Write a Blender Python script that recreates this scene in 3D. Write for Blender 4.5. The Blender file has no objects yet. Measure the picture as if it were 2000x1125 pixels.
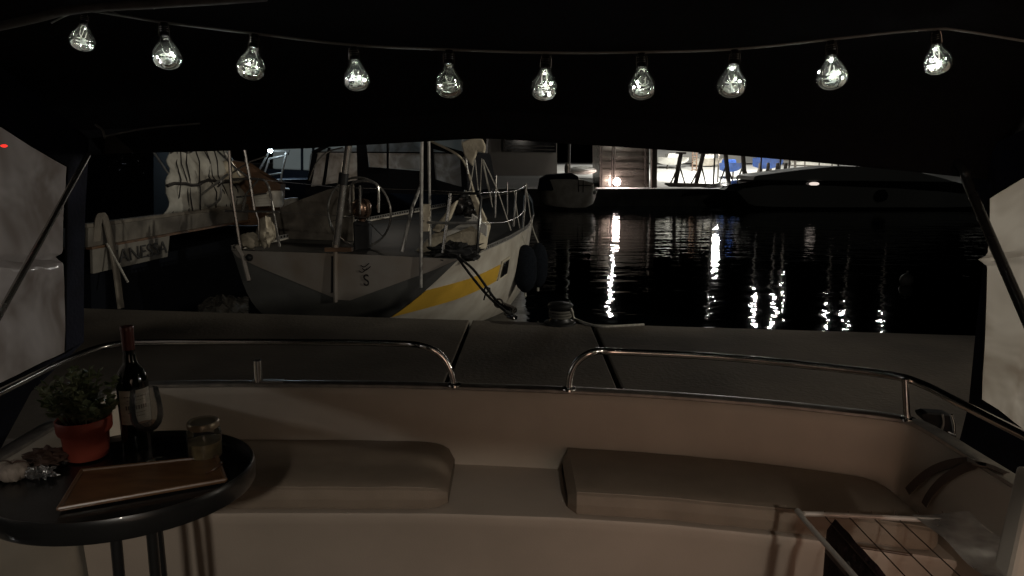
import bpy, math, random
from mathutils import Vector, Matrix, noise
R = math.radians
random.seed(7)
SC = bpy.context.scene
COL = SC.collection

# ------------------------------------------------------------------ camera
H, PITCH, F = 2.6, R(10.4), 1350.0
cam = bpy.data.cameras.new('camera'); cam.sensor_width = 36; cam.lens = 36 * F / 2000
cam.clip_start = 0.02; cam.clip_end = 2000
co = bpy.data.objects.new('camera', cam); COL.objects.link(co)
co.location = (0, 0, H); co.rotation_euler = (R(90) - PITCH, 0, 0)
SC.camera = co
# ------------------------------------------------------------------ world (night) and faint moon
w = bpy.data.worlds.new('World'); SC.world = w; w.use_nodes = True
nt = w.node_tree; bg = nt.nodes['Background']
sk = nt.nodes.new('ShaderNodeTexSky'); sk.sky_type = 'NISHITA'; sk.sun_disc = False
sk.sun_elevation = R(-6); sk.sun_rotation = R(200)
nt.links.new(sk.outputs[0], bg.inputs[0]); bg.inputs[1].default_value = 0.02
sl = bpy.data.lights.new('moon', 'SUN'); sl.energy = 0.004; sl.angle = R(2); sl.color = (.85, .9, 1)
so = bpy.data.objects.new('moon', sl); COL.objects.link(so); so.rotation_euler = (R(50), 0, R(-30))
SC.view_settings.view_transform = 'Standard'; SC.view_settings.look = 'None'
SC.view_settings.exposure = 0.0; SC.view_settings.gamma = 1
cy = SC.cycles
cy.use_denoising = True; cy.max_bounces = 8; cy.transparent_max_bounces = 16
cy.sample_clamp_indirect = 4; cy.sample_clamp_direct = 0; cy.caustics_reflective = False; cy.caustics_refractive = False

def light(name, kind, loc, power, color=(1, 1, 1), size=0.1, target=None, spot=90, blend=.6):
    l = bpy.data.lights.new(name, kind); l.energy = power; l.color = color
    if kind != 'SUN': l.shadow_soft_size = size
    if kind == 'SPOT': l.spot_size = R(spot); l.spot_blend = blend
    o = bpy.data.objects.new(name, l); COL.objects.link(o); o.location = loc
    if target is not None:
        o.rotation_euler = (Vector(target) - Vector(loc)).to_track_quat('-Z', 'Y').to_euler()
    return o
# cabin lamps behind the camera, in the wheelhouse door; warm
light('cabin_lamp', 'SPOT', (1.35, -1.2, 1.62), 40, (1, .57, .41), .8, (1.45, 2.3, 1.38), 66, 1)
light('cabin_ceiling_lamp', 'SPOT', (0.75, -1.5, 2.25), 21, (1, .73, .53), .8, (0.85, 2.5, 1.72), 80, 1)
# harbour lamps
light('quay_lamp_right', 'SPOT', (8.5, 2.2, 3.1), 500, (1, .90, .76), .15, (1.6, 2.9, 1.8), 100, .6)
light('quay_lamp_left', 'SPOT', (-8, .5, 3.3), 170, (1, .96, .92), .15, (-1.6, 2.2, 1.8), 80, .6)
light('pier_lamp', 'SPOT', (1.5, -9, 6.5), 760, (1, .92, .80), .2, (-2.0, 9.3, 1.2), 40, .8)
light('yacht_side_fill', 'SPOT', (13, 5.0, 5.5), 2200, (1, .94, .80), .10, (-.2, 10.2, 1.6), 30, .5)  # added narrow spot that brightens the sailing boat's starboard side
light('far_yacht_fill', 'SPOT', (24, -6, 10), 900, (1, .95, .85), .3, (16, 38, 1.5), 60, .9)  # added spot from this side so the far grey yacht shows
light('yard_flood', 'SPOT', (13.5, 46, 9), 14000, (1, .97, .90), .3, (15, 62, 1), 120, .5)
light('yard_flood', 'SPOT', (21, 49, 9), 9000, (1, .97, .90), .3, (20, 64, 1), 120, .5)
light('quay_flood', 'SPOT', (10.5, 46.5, 7), 700, (1, .95, .86), .2, (10.5, 45, 0.5), 72, .6)

# ------------------------------------------------------------------ point helpers (pixel of the 2000 px photo + real distance / height)
fw = Vector((0, math.cos(PITCH), -math.sin(PITCH))); upv = Vector((0, math.sin(PITCH), math.cos(PITCH)))
def ray(px, py): return fw + Vector(((px - 1000) / F, 0, 0)) - upv * ((py - 562.5) / F)
CP = Vector((0, 0, H))
def W(px, py, D):
    d = ray(px, py); return CP + d * (D / d.y)
def G(px, py, z):
    d = ray(px, py); return CP + d * ((z - H) / d.z)
def X(px, py, x):
    d = ray(px, py); return CP + d * (x / d.x)

# ------------------------------------------------------------------ materials
def mat(name, col, rough=.6, metal=0, var=.12, scale=6, bump=0, bscale=40, coat=0, spec=.5, col2=None, stretch=None, detail=5):
    m = bpy.data.materials.new(name); m.use_nodes = True
    n = m.node_tree; b = n.nodes['Principled BSDF']; L = n.links
    tc = n.nodes.new('ShaderNodeTexCoord'); src = tc.outputs['Object']
    if stretch:
        mp = n.nodes.new('ShaderNodeMapping'); mp.inputs['Scale'].default_value = stretch
        L.new(src, mp.inputs[0]); src = mp.outputs[0]
    nz = n.nodes.new('ShaderNodeTexNoise'); nz.inputs['Scale'].default_value = scale; nz.inputs['Detail'].default_value = detail
    L.new(src, nz.inputs['Vector'])
    cr = n.nodes.new('ShaderNodeValToRGB')
    c2 = col2 if col2 else [c * (1 + var) for c in col]
    c1 = col if col2 else [c * (1 - var) for c in col]
    cr.color_ramp.elements[0].position = .35; cr.color_ramp.elements[1].position = .68
    cr.color_ramp.elements[0].color = (*c1[:3], 1); cr.color_ramp.elements[1].color = (*c2[:3], 1)
    L.new(nz.outputs['Fac'], cr.inputs[0]); L.new(cr.outputs[0], b.inputs['Base Color'])
    mr = n.nodes.new('ShaderNodeMapRange'); mr.inputs[3].default_value = max(.02, rough - .06); mr.inputs[4].default_value = min(1, rough + .08)
    L.new(nz.outputs['Fac'], mr.inputs[0]); L.new(mr.outputs[0], b.inputs['Roughness'])
    b.inputs['Metallic'].default_value = metal; b.inputs['Coat Weight'].default_value = coat
    b.inputs['Specular IOR Level'].default_value = spec
    if bump:
        nb = n.nodes.new('ShaderNodeTexNoise'); nb.inputs['Scale'].default_value = bscale; nb.inputs['Detail'].default_value = 4
        L.new(src, nb.inputs['Vector'])
        bp = n.nodes.new('ShaderNodeBump'); bp.inputs['Strength'].default_value = bump; bp.inputs['Distance'].default_value = .02
        L.new(nb.outputs['Fac'], bp.inputs['Height']); L.new(bp.outputs[0], b.inputs['Normal'])
    return m
def emis(name, col, s):
    m = bpy.data.materials.new(name); m.use_nodes = True; b = m.node_tree.nodes['Principled BSDF']
    b.inputs['Base Color'].default_value = (*col, 1); b.inputs['Emission Color'].default_value = (*col, 1); b.inputs['Emission Strength'].default_value = s
    return m
def glass(name, tint=(1, 1, 1), rough=.02, fog=.0, ior=1.45, fogcol=(.8, .8, .78)):
    """thin glass: transparent + fresnel gloss + a little surface dirt and haze"""
    m = bpy.data.materials.new(name); m.use_nodes = True; n = m.node_tree; L = n.links
    n.nodes.remove(n.nodes['Principled BSDF']); out = n.nodes['Material Output']
    tr = n.nodes.new('ShaderNodeBsdfTransparent'); tr.inputs[0].default_value = (*tint, 1)
    gl = n.nodes.new('ShaderNodeBsdfGlossy'); gl.inputs['Roughness'].default_value = rough
    fr = n.nodes.new('ShaderNodeFresnel'); fr.inputs[0].default_value = ior
    mx = n.nodes.new('ShaderNodeMixShader'); L.new(fr.outputs[0], mx.inputs[0]); L.new(tr.outputs[0], mx.inputs[1]); L.new(gl.outputs[0], mx.inputs[2])
    df = n.nodes.new('ShaderNodeBsdfTranslucent'); df.inputs[0].default_value = (*fogcol, 1)
    d2 = n.nodes.new('ShaderNodeBsdfDiffuse'); d2.inputs[0].default_value = (*fogcol, 1)
    a = n.nodes.new('ShaderNodeAddShader'); L.new(df.outputs[0], a.inputs[0]); L.new(d2.outputs[0], a.inputs[1])
    tc = n.nodes.new('ShaderNodeTexCoord'); nz = n.nodes.new('ShaderNodeTexNoise'); nz.inputs['Scale'].default_value = 20
    L.new(tc.outputs['Object'], nz.inputs['Vector'])
    mm = n.nodes.new('ShaderNodeMath'); mm.operation = 'MULTIPLY'; mm.inputs[1].default_value = fog * 2; L.new(nz.outputs['Fac'], mm.inputs[0])
    m2 = n.nodes.new('ShaderNodeMixShader'); L.new(mm.outputs[0], m2.inputs[0]); L.new(mx.outputs[0], m2.inputs[1]); L.new(a.outputs[0], m2.inputs[2])
    L.new(m2.outputs[0], out.inputs[0])
    return m
def vinyl(name, col=(.62, .60, .56), clear=.25, rough=.18, seed=0.0):
    """milky, creased clear vinyl: translucent, a bit see-through, glossy, with cloudy stains and folds"""
    m = bpy.data.materials.new(name); m.use_nodes = True; n = m.node_tree; L = n.links
    n.nodes.remove(n.nodes['Principled BSDF']); out = n.nodes['Material Output']
    tc = n.nodes.new('ShaderNodeTexCoord'); mp = n.nodes.new('ShaderNodeMapping'); mp.inputs['Location'].default_value = (seed, seed, seed)
    L.new(tc.outputs['Object'], mp.inputs[0])
    nz = n.nodes.new('ShaderNodeTexNoise'); nz.inputs['Scale'].default_value = 4; nz.inputs['Detail'].default_value = 3; nz.inputs['Roughness'].default_value = .55; nz.inputs['Distortion'].default_value = .6
    L.new(mp.outputs[0], nz.inputs['Vector'])
    cr = n.nodes.new('ShaderNodeValToRGB'); e = cr.color_ramp.elements
    e[0].position = .36; e[1].position = .62; e[0].color = (col[0] * .52, col[1] * .48, col[2] * .44, 1); e[1].color = (*col, 1)
    L.new(nz.outputs['Fac'], cr.inputs[0])
    mp2 = n.nodes.new('ShaderNodeMapping'); mp2.inputs['Scale'].default_value = (1.6, 1.6, .8); L.new(mp.outputs[0], mp2.inputs[0])
    n2 = n.nodes.new('ShaderNodeTexNoise'); n2.inputs['Scale'].default_value = 3; n2.inputs['Detail'].default_value = 3; L.new(mp2.outputs[0], n2.inputs['Vector'])
    bp = n.nodes.new('ShaderNodeBump'); bp.inputs['Strength'].default_value = .35; bp.inputs['Distance'].default_value = .03; L.new(n2.outputs['Fac'], bp.inputs['Height'])
    tl = n.nodes.new('ShaderNodeBsdfTranslucent'); L.new(cr.outputs[0], tl.inputs[0]); L.new(bp.outputs[0], tl.inputs['Normal'])
    tr = n.nodes.new('ShaderNodeBsdfTransparent')
    mx = n.nodes.new('ShaderNodeMixShader'); mx.inputs[0].default_value = clear; L.new(tl.outputs[0], mx.inputs[1]); L.new(tr.outputs[0], mx.inputs[2])
    gl = n.nodes.new('ShaderNodeBsdfGlossy'); gl.inputs['Roughness'].default_value = rough; L.new(bp.outputs[0], gl.inputs['Normal'])
    m2 = n.nodes.new('ShaderNodeMixShader'); m2.inputs[0].default_value = .12; L.new(mx.outputs[0], m2.inputs[1]); L.new(gl.outputs[0], m2.inputs[2])
    L.new(m2.outputs[0], out.inputs[0])
    return m

M = dict(
    gel=mat('cream_gelcoat', (.58, .52, .44), .42, var=.06, scale=5, bump=.05, bscale=160),
    bench=mat('cream_bench', (.50, .42, .35), .5, var=.08, scale=3, bump=.05, bscale=160),
    cushion=mat('cushion_vinyl', (.30, .24, .185), .55, var=.10, scale=7, bump=.12, bscale=220),
    bsteel=mat('weathered_steel', (.50, .48, .45), .24, .8, var=.15, scale=14),
    strip=mat('strip_steel', (.45, .43, .40), .42, .7, var=.2, scale=20),
    steel=mat('stainless', (.74, .72, .69), .2, 1, var=.08, scale=30),
    steel_dull=mat('dull_stainless', (.40, .39, .37), .38, .6, var=.2, scale=18),
    dark_steel=mat('dark_tube', (.05, .05, .05), .25, .6, var=.2),
    canvas=mat('black_canvas', (.007, .007, .009), .85, var=.25, scale=30, bump=.3, bscale=250, spec=.15),
    canvas_hem=mat('canvas_hem', (.16, .155, .15), .8, var=.25, scale=20),
    navy=mat('navy_canvas', (.012, .014, .026), .8, var=.3, scale=10, bump=.2, bscale=60, spec=.2),
    conc=mat('pier_concrete', (.080, .068, .054), .8, col2=(.165, .140, .110), scale=.9, bump=.35, bscale=30, detail=9),
    quay=mat('quay_wall', (.07, .072, .065), .9, var=.35, scale=1.5, bump=.4, bscale=6),
    yard=mat('yard_concrete', (.5, .5, .48), .75, var=.12, scale=.3),
    white=mat('white_paint', (.66, .65, .60), .35, var=.08, scale=3),
    white2=mat('weathered_white', (.60, .57, .50), .5, col2=(.40, .36, .30), scale=2.2, detail=8),
    transom=mat('transom_paint', (.40, .375, .345), .5, col2=(.30, .25, .20), scale=1.6, detail=7),
    under=mat('dark_grey_transom', (.12, .122, .115), .7, var=.2, scale=2),
    yellow=mat('yellow_stripe', (.62, .38, .05), .45, var=.10, scale=3),
    black=mat('black_rubber', (.012, .012, .013), .6, var=.3),
    fender=mat('fender_cover', (.008, .010, .014), .9, var=.4, scale=40, bump=.5, bscale=120, spec=.1),
    rope_b=mat('black_rope', (.012, .012, .012), .8, var=.4, scale=60),
    rope_w=mat('pale_rope', (.45, .43, .38), .8, var=.3, scale=50, bump=.5, bscale=200),
    teak=mat('dark_teak', (.05, .040, .030), .7, var=.4, scale=8, stretch=(8, 1, 1)),
    wood=mat('brown_wood', (.12, .065, .035), .5, var=.35, scale=6, stretch=(1, 1, 6)),
    cream=mat('cream_canvas', (.60, .54, .42), .8, col2=(.42, .37, .28), scale=7, bump=.3, bscale=30),
    tarp=mat('pale_tarpaulin', (.50, .49, .44), .6, col2=(.26, .25, .22), scale=2.4, bump=.7, bscale=5, detail=8),
    weather=mat('weather_cloth', (.21, .185, .15), .8, col2=(.10, .085, .07), scale=3, bump=.5, bscale=8),
    copper=mat('copper', (.34, .22, .16), .25, .9, var=.2),
    beige=mat('beige_wall', (.30, .275, .235), .8, var=.12, scale=.8),
    hull_grey=mat('grey_hull', (.15, .155, .145), .6, var=.1, scale=.5),
    hull_dark=mat('dark_hull', (.005, .006, .009), .8, var=.3, scale=1, spec=.08),
    blue=mat('blue_tarp', (.012, .05, .20), .6, var=.3, scale=2, bump=.5, bscale=3),
    rust=mat('rusty_steel', (.035, .028, .022), .8, var=.4, scale=6),
    panel=mat('metal_cladding', (.24, .22, .19), .28, .8, col2=(.08, .07, .06), scale=1.6, stretch=(.5, 1, 3), detail=6),
    terra=mat('terracotta_red', (.50, .10, .065), .5, var=.15, scale=12),
    soil=mat('soil', (.03, .02, .015), .9, var=.4, scale=60),
    leaf=mat('leaf_green', (.15, .20, .09), .4, col2=(.40, .44, .28), scale=30),
    ttop=mat('table_black', (.016, .016, .016), .22, var=.4, scale=8),
    rim=mat('table_rim', (.02, .02, .02), .3, var=.2, coat=.3),
    tray=mat('brown_tray', (.22, .11, .05), .35, col2=(.13, .06, .028), scale=9, stretch=(1, 4, 1), coat=.3),
    barge_paint=mat('barge_paint', (.20, .18, .15), .6, col2=(.07, .06, .05), scale=2.4, detail=8),
    bottle=mat('bottle_glass', (.006, .009, .005), .06, var=.2, coat=.6),
    label=mat('paper_label', (.72, .68, .60), .6, var=.15, scale=25, stretch=(1, 1, 4)),
    capsule=mat('bottle_capsule', (.14, .035, .028), .35, var=.2, coat=.4),
    jar_fill=mat('jar_filling', (.34, .28, .15), .3, col2=(.14, .10, .05), scale=25),
    jar_lid=mat('jar_lid', (.45, .38, .28), .35, .4, var=.2),
    ink=mat('dark_ink', (.02, .018, .018), .6, var=.1),
    name=mat('name_paint', (.03, .028, .026), .6, var=.2),
    maroon=mat('maroon_cloth', (.030, .012, .014), .8, var=.4, scale=20, bump=.6, bscale=30),
    foil=mat('foil', (.6, .6, .6), .25, .9, var=.3, scale=30, bump=.8, bscale=40),
    paper=mat('brown_paper', (.14, .085, .065), .7, var=.3, scale=20, bump=.8, bscale=20),
    garlic=mat('garlic_skin', (.50, .42, .36), .5, var=.2, scale=20, stretch=(4, 4, 1)),
    socket=mat('bulb_socket', (.02, .02, .02), .2, .3, var=.2, coat=.7),
    wirewhite=mat('white_wire', (.75, .74, .68), .5, var=.05),
    reflex_white=mat('led_reflection_white', (.62, .64, .60), .5, var=.1, scale=80, bump=.8, bscale=90),
    darkglass=mat('dark_window', (.008, .008, .009), .08, var=.2),
    led=emis('led', (.97, 1, .92), 130),
    lamp_head=emis('lamp_head', (1, .97, .90), 500),
    lamp_pink=emis('lamp_pink', (1, .78, .74), 90),
    lamp_blue=emis('lamp_blue', (.70, .88, 1), 60),
    porthole=emis('lit_porthole', (1, .85, .75), .9),
    redled=emis('red_led', (1, .03, .02), 1.6),
    clear=glass('clear_glass', (.99, .99, .98), .02, .02),
    globe=glass('bulb_glass', (.97, .97, .95), .03, .035, 1.5, (.85, .88, .78)),  # haze in the glass stands in for the glow of the globe
    plastic=glass('clear_plastic', (.86, .85, .82), .2, .22),
    vinyl_r=vinyl('vinyl_window', (.88, .84, .76), .18, .14, 0),
    vinyl_l=vinyl('vinyl_window_left', (.88, .79, .72), .20, .14, 3),
    tent=vinyl('tent_window', (.75, .74, .72), .40, .12, 7),
)

# ------------------------------------------------------------------ mesh builder
class MB:
    def __init__(s): s.v = []; s.f = []
    def add(s, vs, fs):
        o = len(s.v); s.v += [Vector(p) for p in vs]; s.f += [[i + o for i in f] for f in fs]; return s
    def box(s, c, size, rot=None):
        x, y, z = [a / 2 for a in size]; m = rot or Matrix.Identity(3); c = Vector(c)
        vs = [c + m @ Vector(p) for p in ((-x,-y,-z),(x,-y,-z),(x,y,-z),(-x,y,-z),(-x,-y,z),(x,-y,z),(x,y,z),(-x,y,z))]
        return s.add(vs, [(0,3,2,1),(4,5,6,7),(0,1,5,4),(1,2,6,5),(2,3,7,6),(3,0,4,7)])
    def bar(s, a, b, r, r2=None, n=10): return s.tube([a, b], r, n, r2)
    def tube(s, pts, r, n=10, r2=None, closed=False):
        pts = [Vector(p) for p in pts]; N = len(pts); rings = []; prev = None
        for i, p in enumerate(pts):
            if closed: t = pts[(i + 1) % N] - pts[i - 1]
            else: t = pts[min(i + 1, N - 1)] - pts[max(i - 1, 0)]
            t.normalize()
            if prev is None:
                a = Vector((0, 0, 1)) if abs(t.z) < .9 else Vector((1, 0, 0)); u = t.cross(a).normalized()
            else: u = (prev - t * prev.dot(t)).normalized()
            prev = u; v = t.cross(u)
            rr = r if not callable(r) else r(i / max(1, N - 1))
            if r2 is not None: rr = r + (r2 - r) * i / max(1, N - 1)
            rings.append([p + (u * math.cos(2*math.pi*k/n) + v * math.sin(2*math.pi*k/n)) * rr for k in range(n)])
        vs = [q for rg in rings for q in rg]; fs = []
        for i in range(N if closed else N - 1):
            j = (i + 1) % N
            for k in range(n): fs.append((i*n+k, i*n+(k+1)%n, j*n+(k+1)%n, j*n+k))
        if not closed: fs += [tuple(range(n))[::-1], tuple((N-1)*n + k for k in range(n))]
        return s.add(vs, fs)
    def lathe(s, prof, c=(0,0,0), n=24, rot=None, sx=1, sy=1):
        m = rot or Matrix.Identity(3); c = Vector(c); vs = []; fs = []
        for (r, z) in prof:
            for k in range(n):
                a = 2*math.pi*k/n; vs.append(c + m @ Vector((r*math.cos(a)*sx, r*math.sin(a)*sy, z)))
        for i in range(len(prof) - 1):
            for k in range(n): fs.append((i*n+k, i*n+(k+1)%n, (i+1)*n+(k+1)%n, (i+1)*n+k))
        return s.add(vs, fs)
    def grid(s, nu, nv, fn):
        vs = [fn(i / nu, j / nv) for i in range(nu + 1) for j in range(nv + 1)]
        return s.add(vs, [(i*(nv+1)+j, (i+1)*(nv+1)+j, (i+1)*(nv+1)+j+1, i*(nv+1)+j+1) for i in range(nu) for j in range(nv)])
    def slab(s, poly, th, nrm=None):
        poly = [Vector(p) for p in poly]; n = len(poly)
        if nrm is None: nrm = (poly[1]-poly[0]).cross(poly[2]-poly[1]).normalized()
        nrm = Vector(nrm); vs = poly + [p + nrm * th for p in poly]
        return s.add(vs, [tuple(range(n))[::-1], tuple(range(n, 2*n))] + [(i, (i+1)%n, (i+1)%n+n, i+n) for i in range(n)])
    def ball(s, c, r, sub=8, sx=1, sy=1, sz=1, wob=0, seed=0, fr=3):
        c = Vector(c); nu, nv = sub * 2, sub; vs = []; fs = []
        for j in range(nv + 1):
            for i in range(nu):
                th = math.pi * j / nv; ph = 2*math.pi*i/nu
                d = Vector((math.sin(th)*math.cos(ph), math.sin(th)*math.sin(ph), math.cos(th)))
                k = 1 + wob * noise.noise(d * fr + Vector((seed, seed*1.7, 0)))*2
                vs.append(c + Vector((d.x*sx, d.y*sy, d.z*sz)) * r * k)
        for j in range(nv):
            for i in range(nu): fs.append((j*nu+i, (j+1)*nu+i, (j+1)*nu+(i+1)%nu, j*nu+(i+1)%nu))
        return s.add(vs, fs)
    def build(s, name, m, parent=None, smooth=False, sol=0, bevel=0):
        me = bpy.data.meshes.new(name)
        org = Vector((0, 0, 0))
        if parent is None and s.v:
            org = sum(s.v, Vector()) / len(s.v); org.z = min(p.z for p in s.v)
        elif parent is not None:
            org = Vector(parent['_o'])
        me.from_pydata([tuple(p - org) for p in s.v], [], s.f); me.update()
        o = bpy.data.objects.new(name, me); COL.objects.link(o)
        if isinstance(m, str): m = M[m]
        me.materials.append(m)
        if smooth:
            for p in me.polygons: p.use_smooth = True
            try: me.set_sharp_from_angle(angle=R(42))
            except Exception: pass
        if parent is not None: o.parent = parent
        else: o.location = org
        o['_o'] = tuple(org)
        if sol:
            q = o.modifiers.new('thickness', 'SOLIDIFY'); q.thickness = sol; q.offset = 0
        if bevel:
            q = o.modifiers.new('bevel', 'BEVEL'); q.width = bevel; q.segments = 2; q.limit_method = 'ANGLE'
        return o
def thing(name, label, cat, loc, group=None):
    o = bpy.data.objects.new(name, None); COL.objects.link(o); o.location = loc; o.empty_display_size = .1
    o['_o'] = tuple(loc); o['label'] = label; o['category'] = cat
    if group: o['group'] = group
    return o
def tag(o, label, cat, group=None):
    o['label'] = label; o['category'] = cat
    if group: o['group'] = group
    return o
def struct(o): o['kind'] = 'structure'; return o
def lab(o, l): o['label'] = l; return o
def interp(pts, x):
    pts = sorted(pts)
    if x <= pts[0][0]: (a, b) = pts[0], pts[1]
    elif x >= pts[-1][0]: (a, b) = pts[-2], pts[-1]
    else:
        for a, b in zip(pts, pts[1:]):
            if a[0] <= x <= b[0]: break
    return a[1] + (b[1]-a[1]) * (x-a[0]) / (b[0]-a[0])
def cat_rom(pts, k=6):
    pts = [Vector(p) for p in pts]; P = [pts[0]*2-pts[1]] + pts + [pts[-1]*2-pts[-2]]; out = []
    for i in range(1, len(P) - 2):
        p0, p1, p2, p3 = P[i-1:i+3]
        for j in range(k):
            t = j / k
            out.append(.5*((2*p1)+(p2-p0)*t+(2*p0-5*p1+4*p2-p3)*t*t+(3*p1-p0-3*p2+p3)*t**3))
    out.append(pts[-1]); return out
def text_mesh(txt, size, ext=.004):
    cu = bpy.data.curves.new('t', 'FONT'); cu.body = txt; cu.size = size; cu.extrude = ext; cu.align_x = 'CENTER'; cu.align_y = 'CENTER'
    t = bpy.data.objects.new('t', cu); COL.objects.link(t); bpy.context.view_layer.update()
    me = bpy.data.meshes.new_from_object(t.evaluated_get(bpy.context.evaluated_depsgraph_get()))
    vs = [v.co.copy() for v in me.vertices]; fs = [tuple(p.vertices) for p in me.polygons]
    bpy.data.objects.remove(t); bpy.data.meshes.remove(me); bpy.data.curves.remove(cu)
    return vs, fs

# ================================================================== SETTING
def water_mat():
    m = bpy.data.materials.new('harbour_water'); m.use_nodes = True; n = m.node_tree; L = n.links; b = n.nodes['Principled BSDF']
    b.inputs['Base Color'].default_value = (.002, .003, .004, 1); b.inputs['Roughness'].default_value = .035; b.inputs['IOR'].default_value = 1.33
    tc = n.nodes.new('ShaderNodeTexCoord')
    def nz(sc, stretch, det):
        mp = n.nodes.new('ShaderNodeMapping'); mp.inputs['Scale'].default_value = stretch; L.new(tc.outputs['Object'], mp.inputs[0])
        q = n.nodes.new('ShaderNodeTexNoise'); q.inputs['Scale'].default_value = sc; q.inputs['Detail'].default_value = det; q.inputs['Roughness'].default_value = .45
        L.new(mp.outputs[0], q.inputs['Vector']); return q
    a = nz(1.1, (.6, 1.3, 1), 2); c = nz(4.2, (.7, 1.2, 1), 2)
    ma = n.nodes.new('ShaderNodeMath'); ma.operation = 'MULTIPLY_ADD'; ma.inputs[1].default_value = .22
    L.new(c.outputs['Fac'], ma.inputs[0]); L.new(a.outputs['Fac'], ma.inputs[2])
    bp = n.nodes.new('ShaderNodeBump'); bp.inputs['Strength'].default_value = 1; bp.inputs['Distance'].default_value = WAVE
    pz = nz(.16, (.5, 1.6, 1), 2); pr = n.nodes.new('ShaderNodeMapRange'); pr.inputs[1].default_value = .38; pr.inputs[2].default_value = .62; pr.inputs[3].default_value = .5; pr.inputs[4].default_value = 1
    L.new(pz.outputs['Fac'], pr.inputs[0]); L.new(pr.outputs[0], bp.inputs['Strength'])
    L.new(ma.outputs[0], bp.inputs['Height']); L.new(bp.outputs[0], b.inputs['Normal'])
    return m
WAVE = .032
wb = MB(); wb.add([(-600, -300, 0), (600, -300, 0), (600, 900, 0), (-600, 900, 0)], [(0, 1, 2, 3)])
struct(wb.build('water', water_mat()))
# pier
far_l, far_r = G(200, 603, .9), G(1900, 655, .9)
ed = (far_r - far_l).normalized(); nrm2 = Vector((ed.y, -ed.x, 0)) # towards the camera
def on_edge(px):
    best = None
    d = ray(px, 600); # intersect vertical plane through the edge
    den = d.x * ed.y - d.y * ed.x
    t = ((far_l.x) * ed.y - (far_l.y) * ed.x) / den
    p = d * t; return Vector((p.x, p.y, .9))
pb = MB()
def far_pt(d): return far_l + ed * d
def proj(p): return (p - far_l).dot(ed)
j1a, j1b = G(920, 625, .9), G(865, 762, .9); j2a, j2b = G(1160, 640, .9), G(1215, 768, .9)
def joint(a, b, off):
    # point where the joint meets far edge and near edge (4.2 m nearer), shifted by off
    dirv = (b - a).normalized()
    def hit(k):
        base = far_l + nrm2 * k
        den = dirv.x * ed.y - dirv.y * ed.x
        t = ((base.x - a.x) * ed.y - (base.y - a.y) * ed.x) / den
        return a + dirv * t + ed * off
    return hit(0), hit(3.6)
L0, L1 = far_pt(-25), far_pt(-25) + nrm2 * 3.6
R0, R1 = far_pt(30), far_pt(30) + nrm2 * 3.6
a0, a1 = joint(j1a, j1b, -.018); b0, b1 = joint(j1a, j1b, .018); c0, c1 = joint(j2a, j2b, -.022); d0, d1 = joint(j2a, j2b, .022)
for q in ((L1, a1, a0, L0), (b1, c1, c0, b0), (d1, R1, R0, d0)):
    pb.slab([Vector((p.x, p.y, .55)) for p in q], .35, (0, 0, 1))
pier = struct(pb.build('pier', 'conc', bevel=.012))
# far quay and the lit boatyard ground
QD = 41.0
qb = MB(); qb.box((30, QD + 1.0, -.5), (160, 2, 2.95)); struct(qb.build('quay', 'quay'))
def gz(D): return interp([(30, 1.01), (45, 1.01), (62, 2.25), (64, 2.27), (200, 2.27)], D)
yb = MB(); yb.grid(1, 40, lambda u, v: Vector((-50 + 160 * u, QD + 2 + 160 * v ** 2, gz(QD + 2 + 160 * v ** 2)))); yb.box((30, QD + .99, .99), (160, 2.02, .04)); struct(yb.build('boatyard_ground', 'yard'))

# ================================================================== OWN BOAT
boat = thing('motor_boat', 'motor cruiser cockpit in cream with stern rail and black canopy, camera stands in it', 'boat', (0, 2, .5))
ZT, ZS, ZF = 1.75, 1.46, 1.10
top_px = [(-330, 1090), (0, 903), (110, 836), (205, 778), (240, 763), (290, 757), (400, 755), (500, 755), (700, 756), (885, 760), (1110, 768), (1300, 778), (1500, 794),
          (1650, 810), (1730, 820), (1775, 829), (1815, 850), (1870, 885), (2000, 967), (2250, 1120)]
plan = [G(x, y, ZT) for x, y in top_px]; plan = cat_rom(plan, 4)
def normals(pl):
    out = []
    for i in range(len(pl)):
        t = pl[min(i+1, len(pl)-1)] - pl[max(i-1, 0)]; t.z = 0; t.normalize(); out.append(Vector((-t.y, t.x, 0)))
    return out
NN = normals(plan)
def wall_section(sec, name, m, parent=boat, **k):
    b = MB(); N = len(plan) - 1
    def fn(u, v):
        i = round(u * N); j = round(v * (len(sec) - 1)); o, z = sec[j]
        p = plan[i] + NN[i] * o; p.z = z; return p
    b.grid(N, len(sec) - 1, fn); return b.build(name, m, parent, **k)
wall_section([(-.05, ZF - .02), (-.03, ZS - .02), (-.004, 1.715), (0, 1.735), (.006, 1.745), (.07, 1.748), (.085, 1.735), (.10, 1.4), (.14, .5)], 'bulwark', 'gel', smooth=True)
wall_section([(.004, 1.7475), (.004, 1.757), (.03, 1.763), (.058, 1.757), (.058, 1.7495)], 'rub_strip', 'strip', smooth=True)
fr_px = [(-300, 1030), (0, 1012), (300, 1005), (500, 1002), (860, 1003), (1100, 1011), (1300, 1024), (1560, 1051), (1800, 1084), (2000, 1118), (2300, 1170)]
front = [G(x, y, ZS) for x, y in fr_px]
yf = lambda x: interp([(p.x, p.y) for p in front], x)
aft = [p for p in plan[12:-8]]
yb_ = lambda x: interp([(p.x, p.y) for p in sorted(aft, key=lambda p: p.x)], x) + .03
b = MB()
def bench(u, v):
    x = -1.42 + u * 2.86
    k = [(yb_(x), ZS), (yf(x) + .02, ZS), (yf(x) + .005, ZS - .003), (yf(x), ZS - .015), (yf(x) + .012, ZS - .05), (yf(x) + .03, ZF)][round(v * 5)]
    return Vector((x, k[0], k[1]))
b.grid(40, 5, bench); b.build('bench', 'bench', boat, smooth=True)
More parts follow.
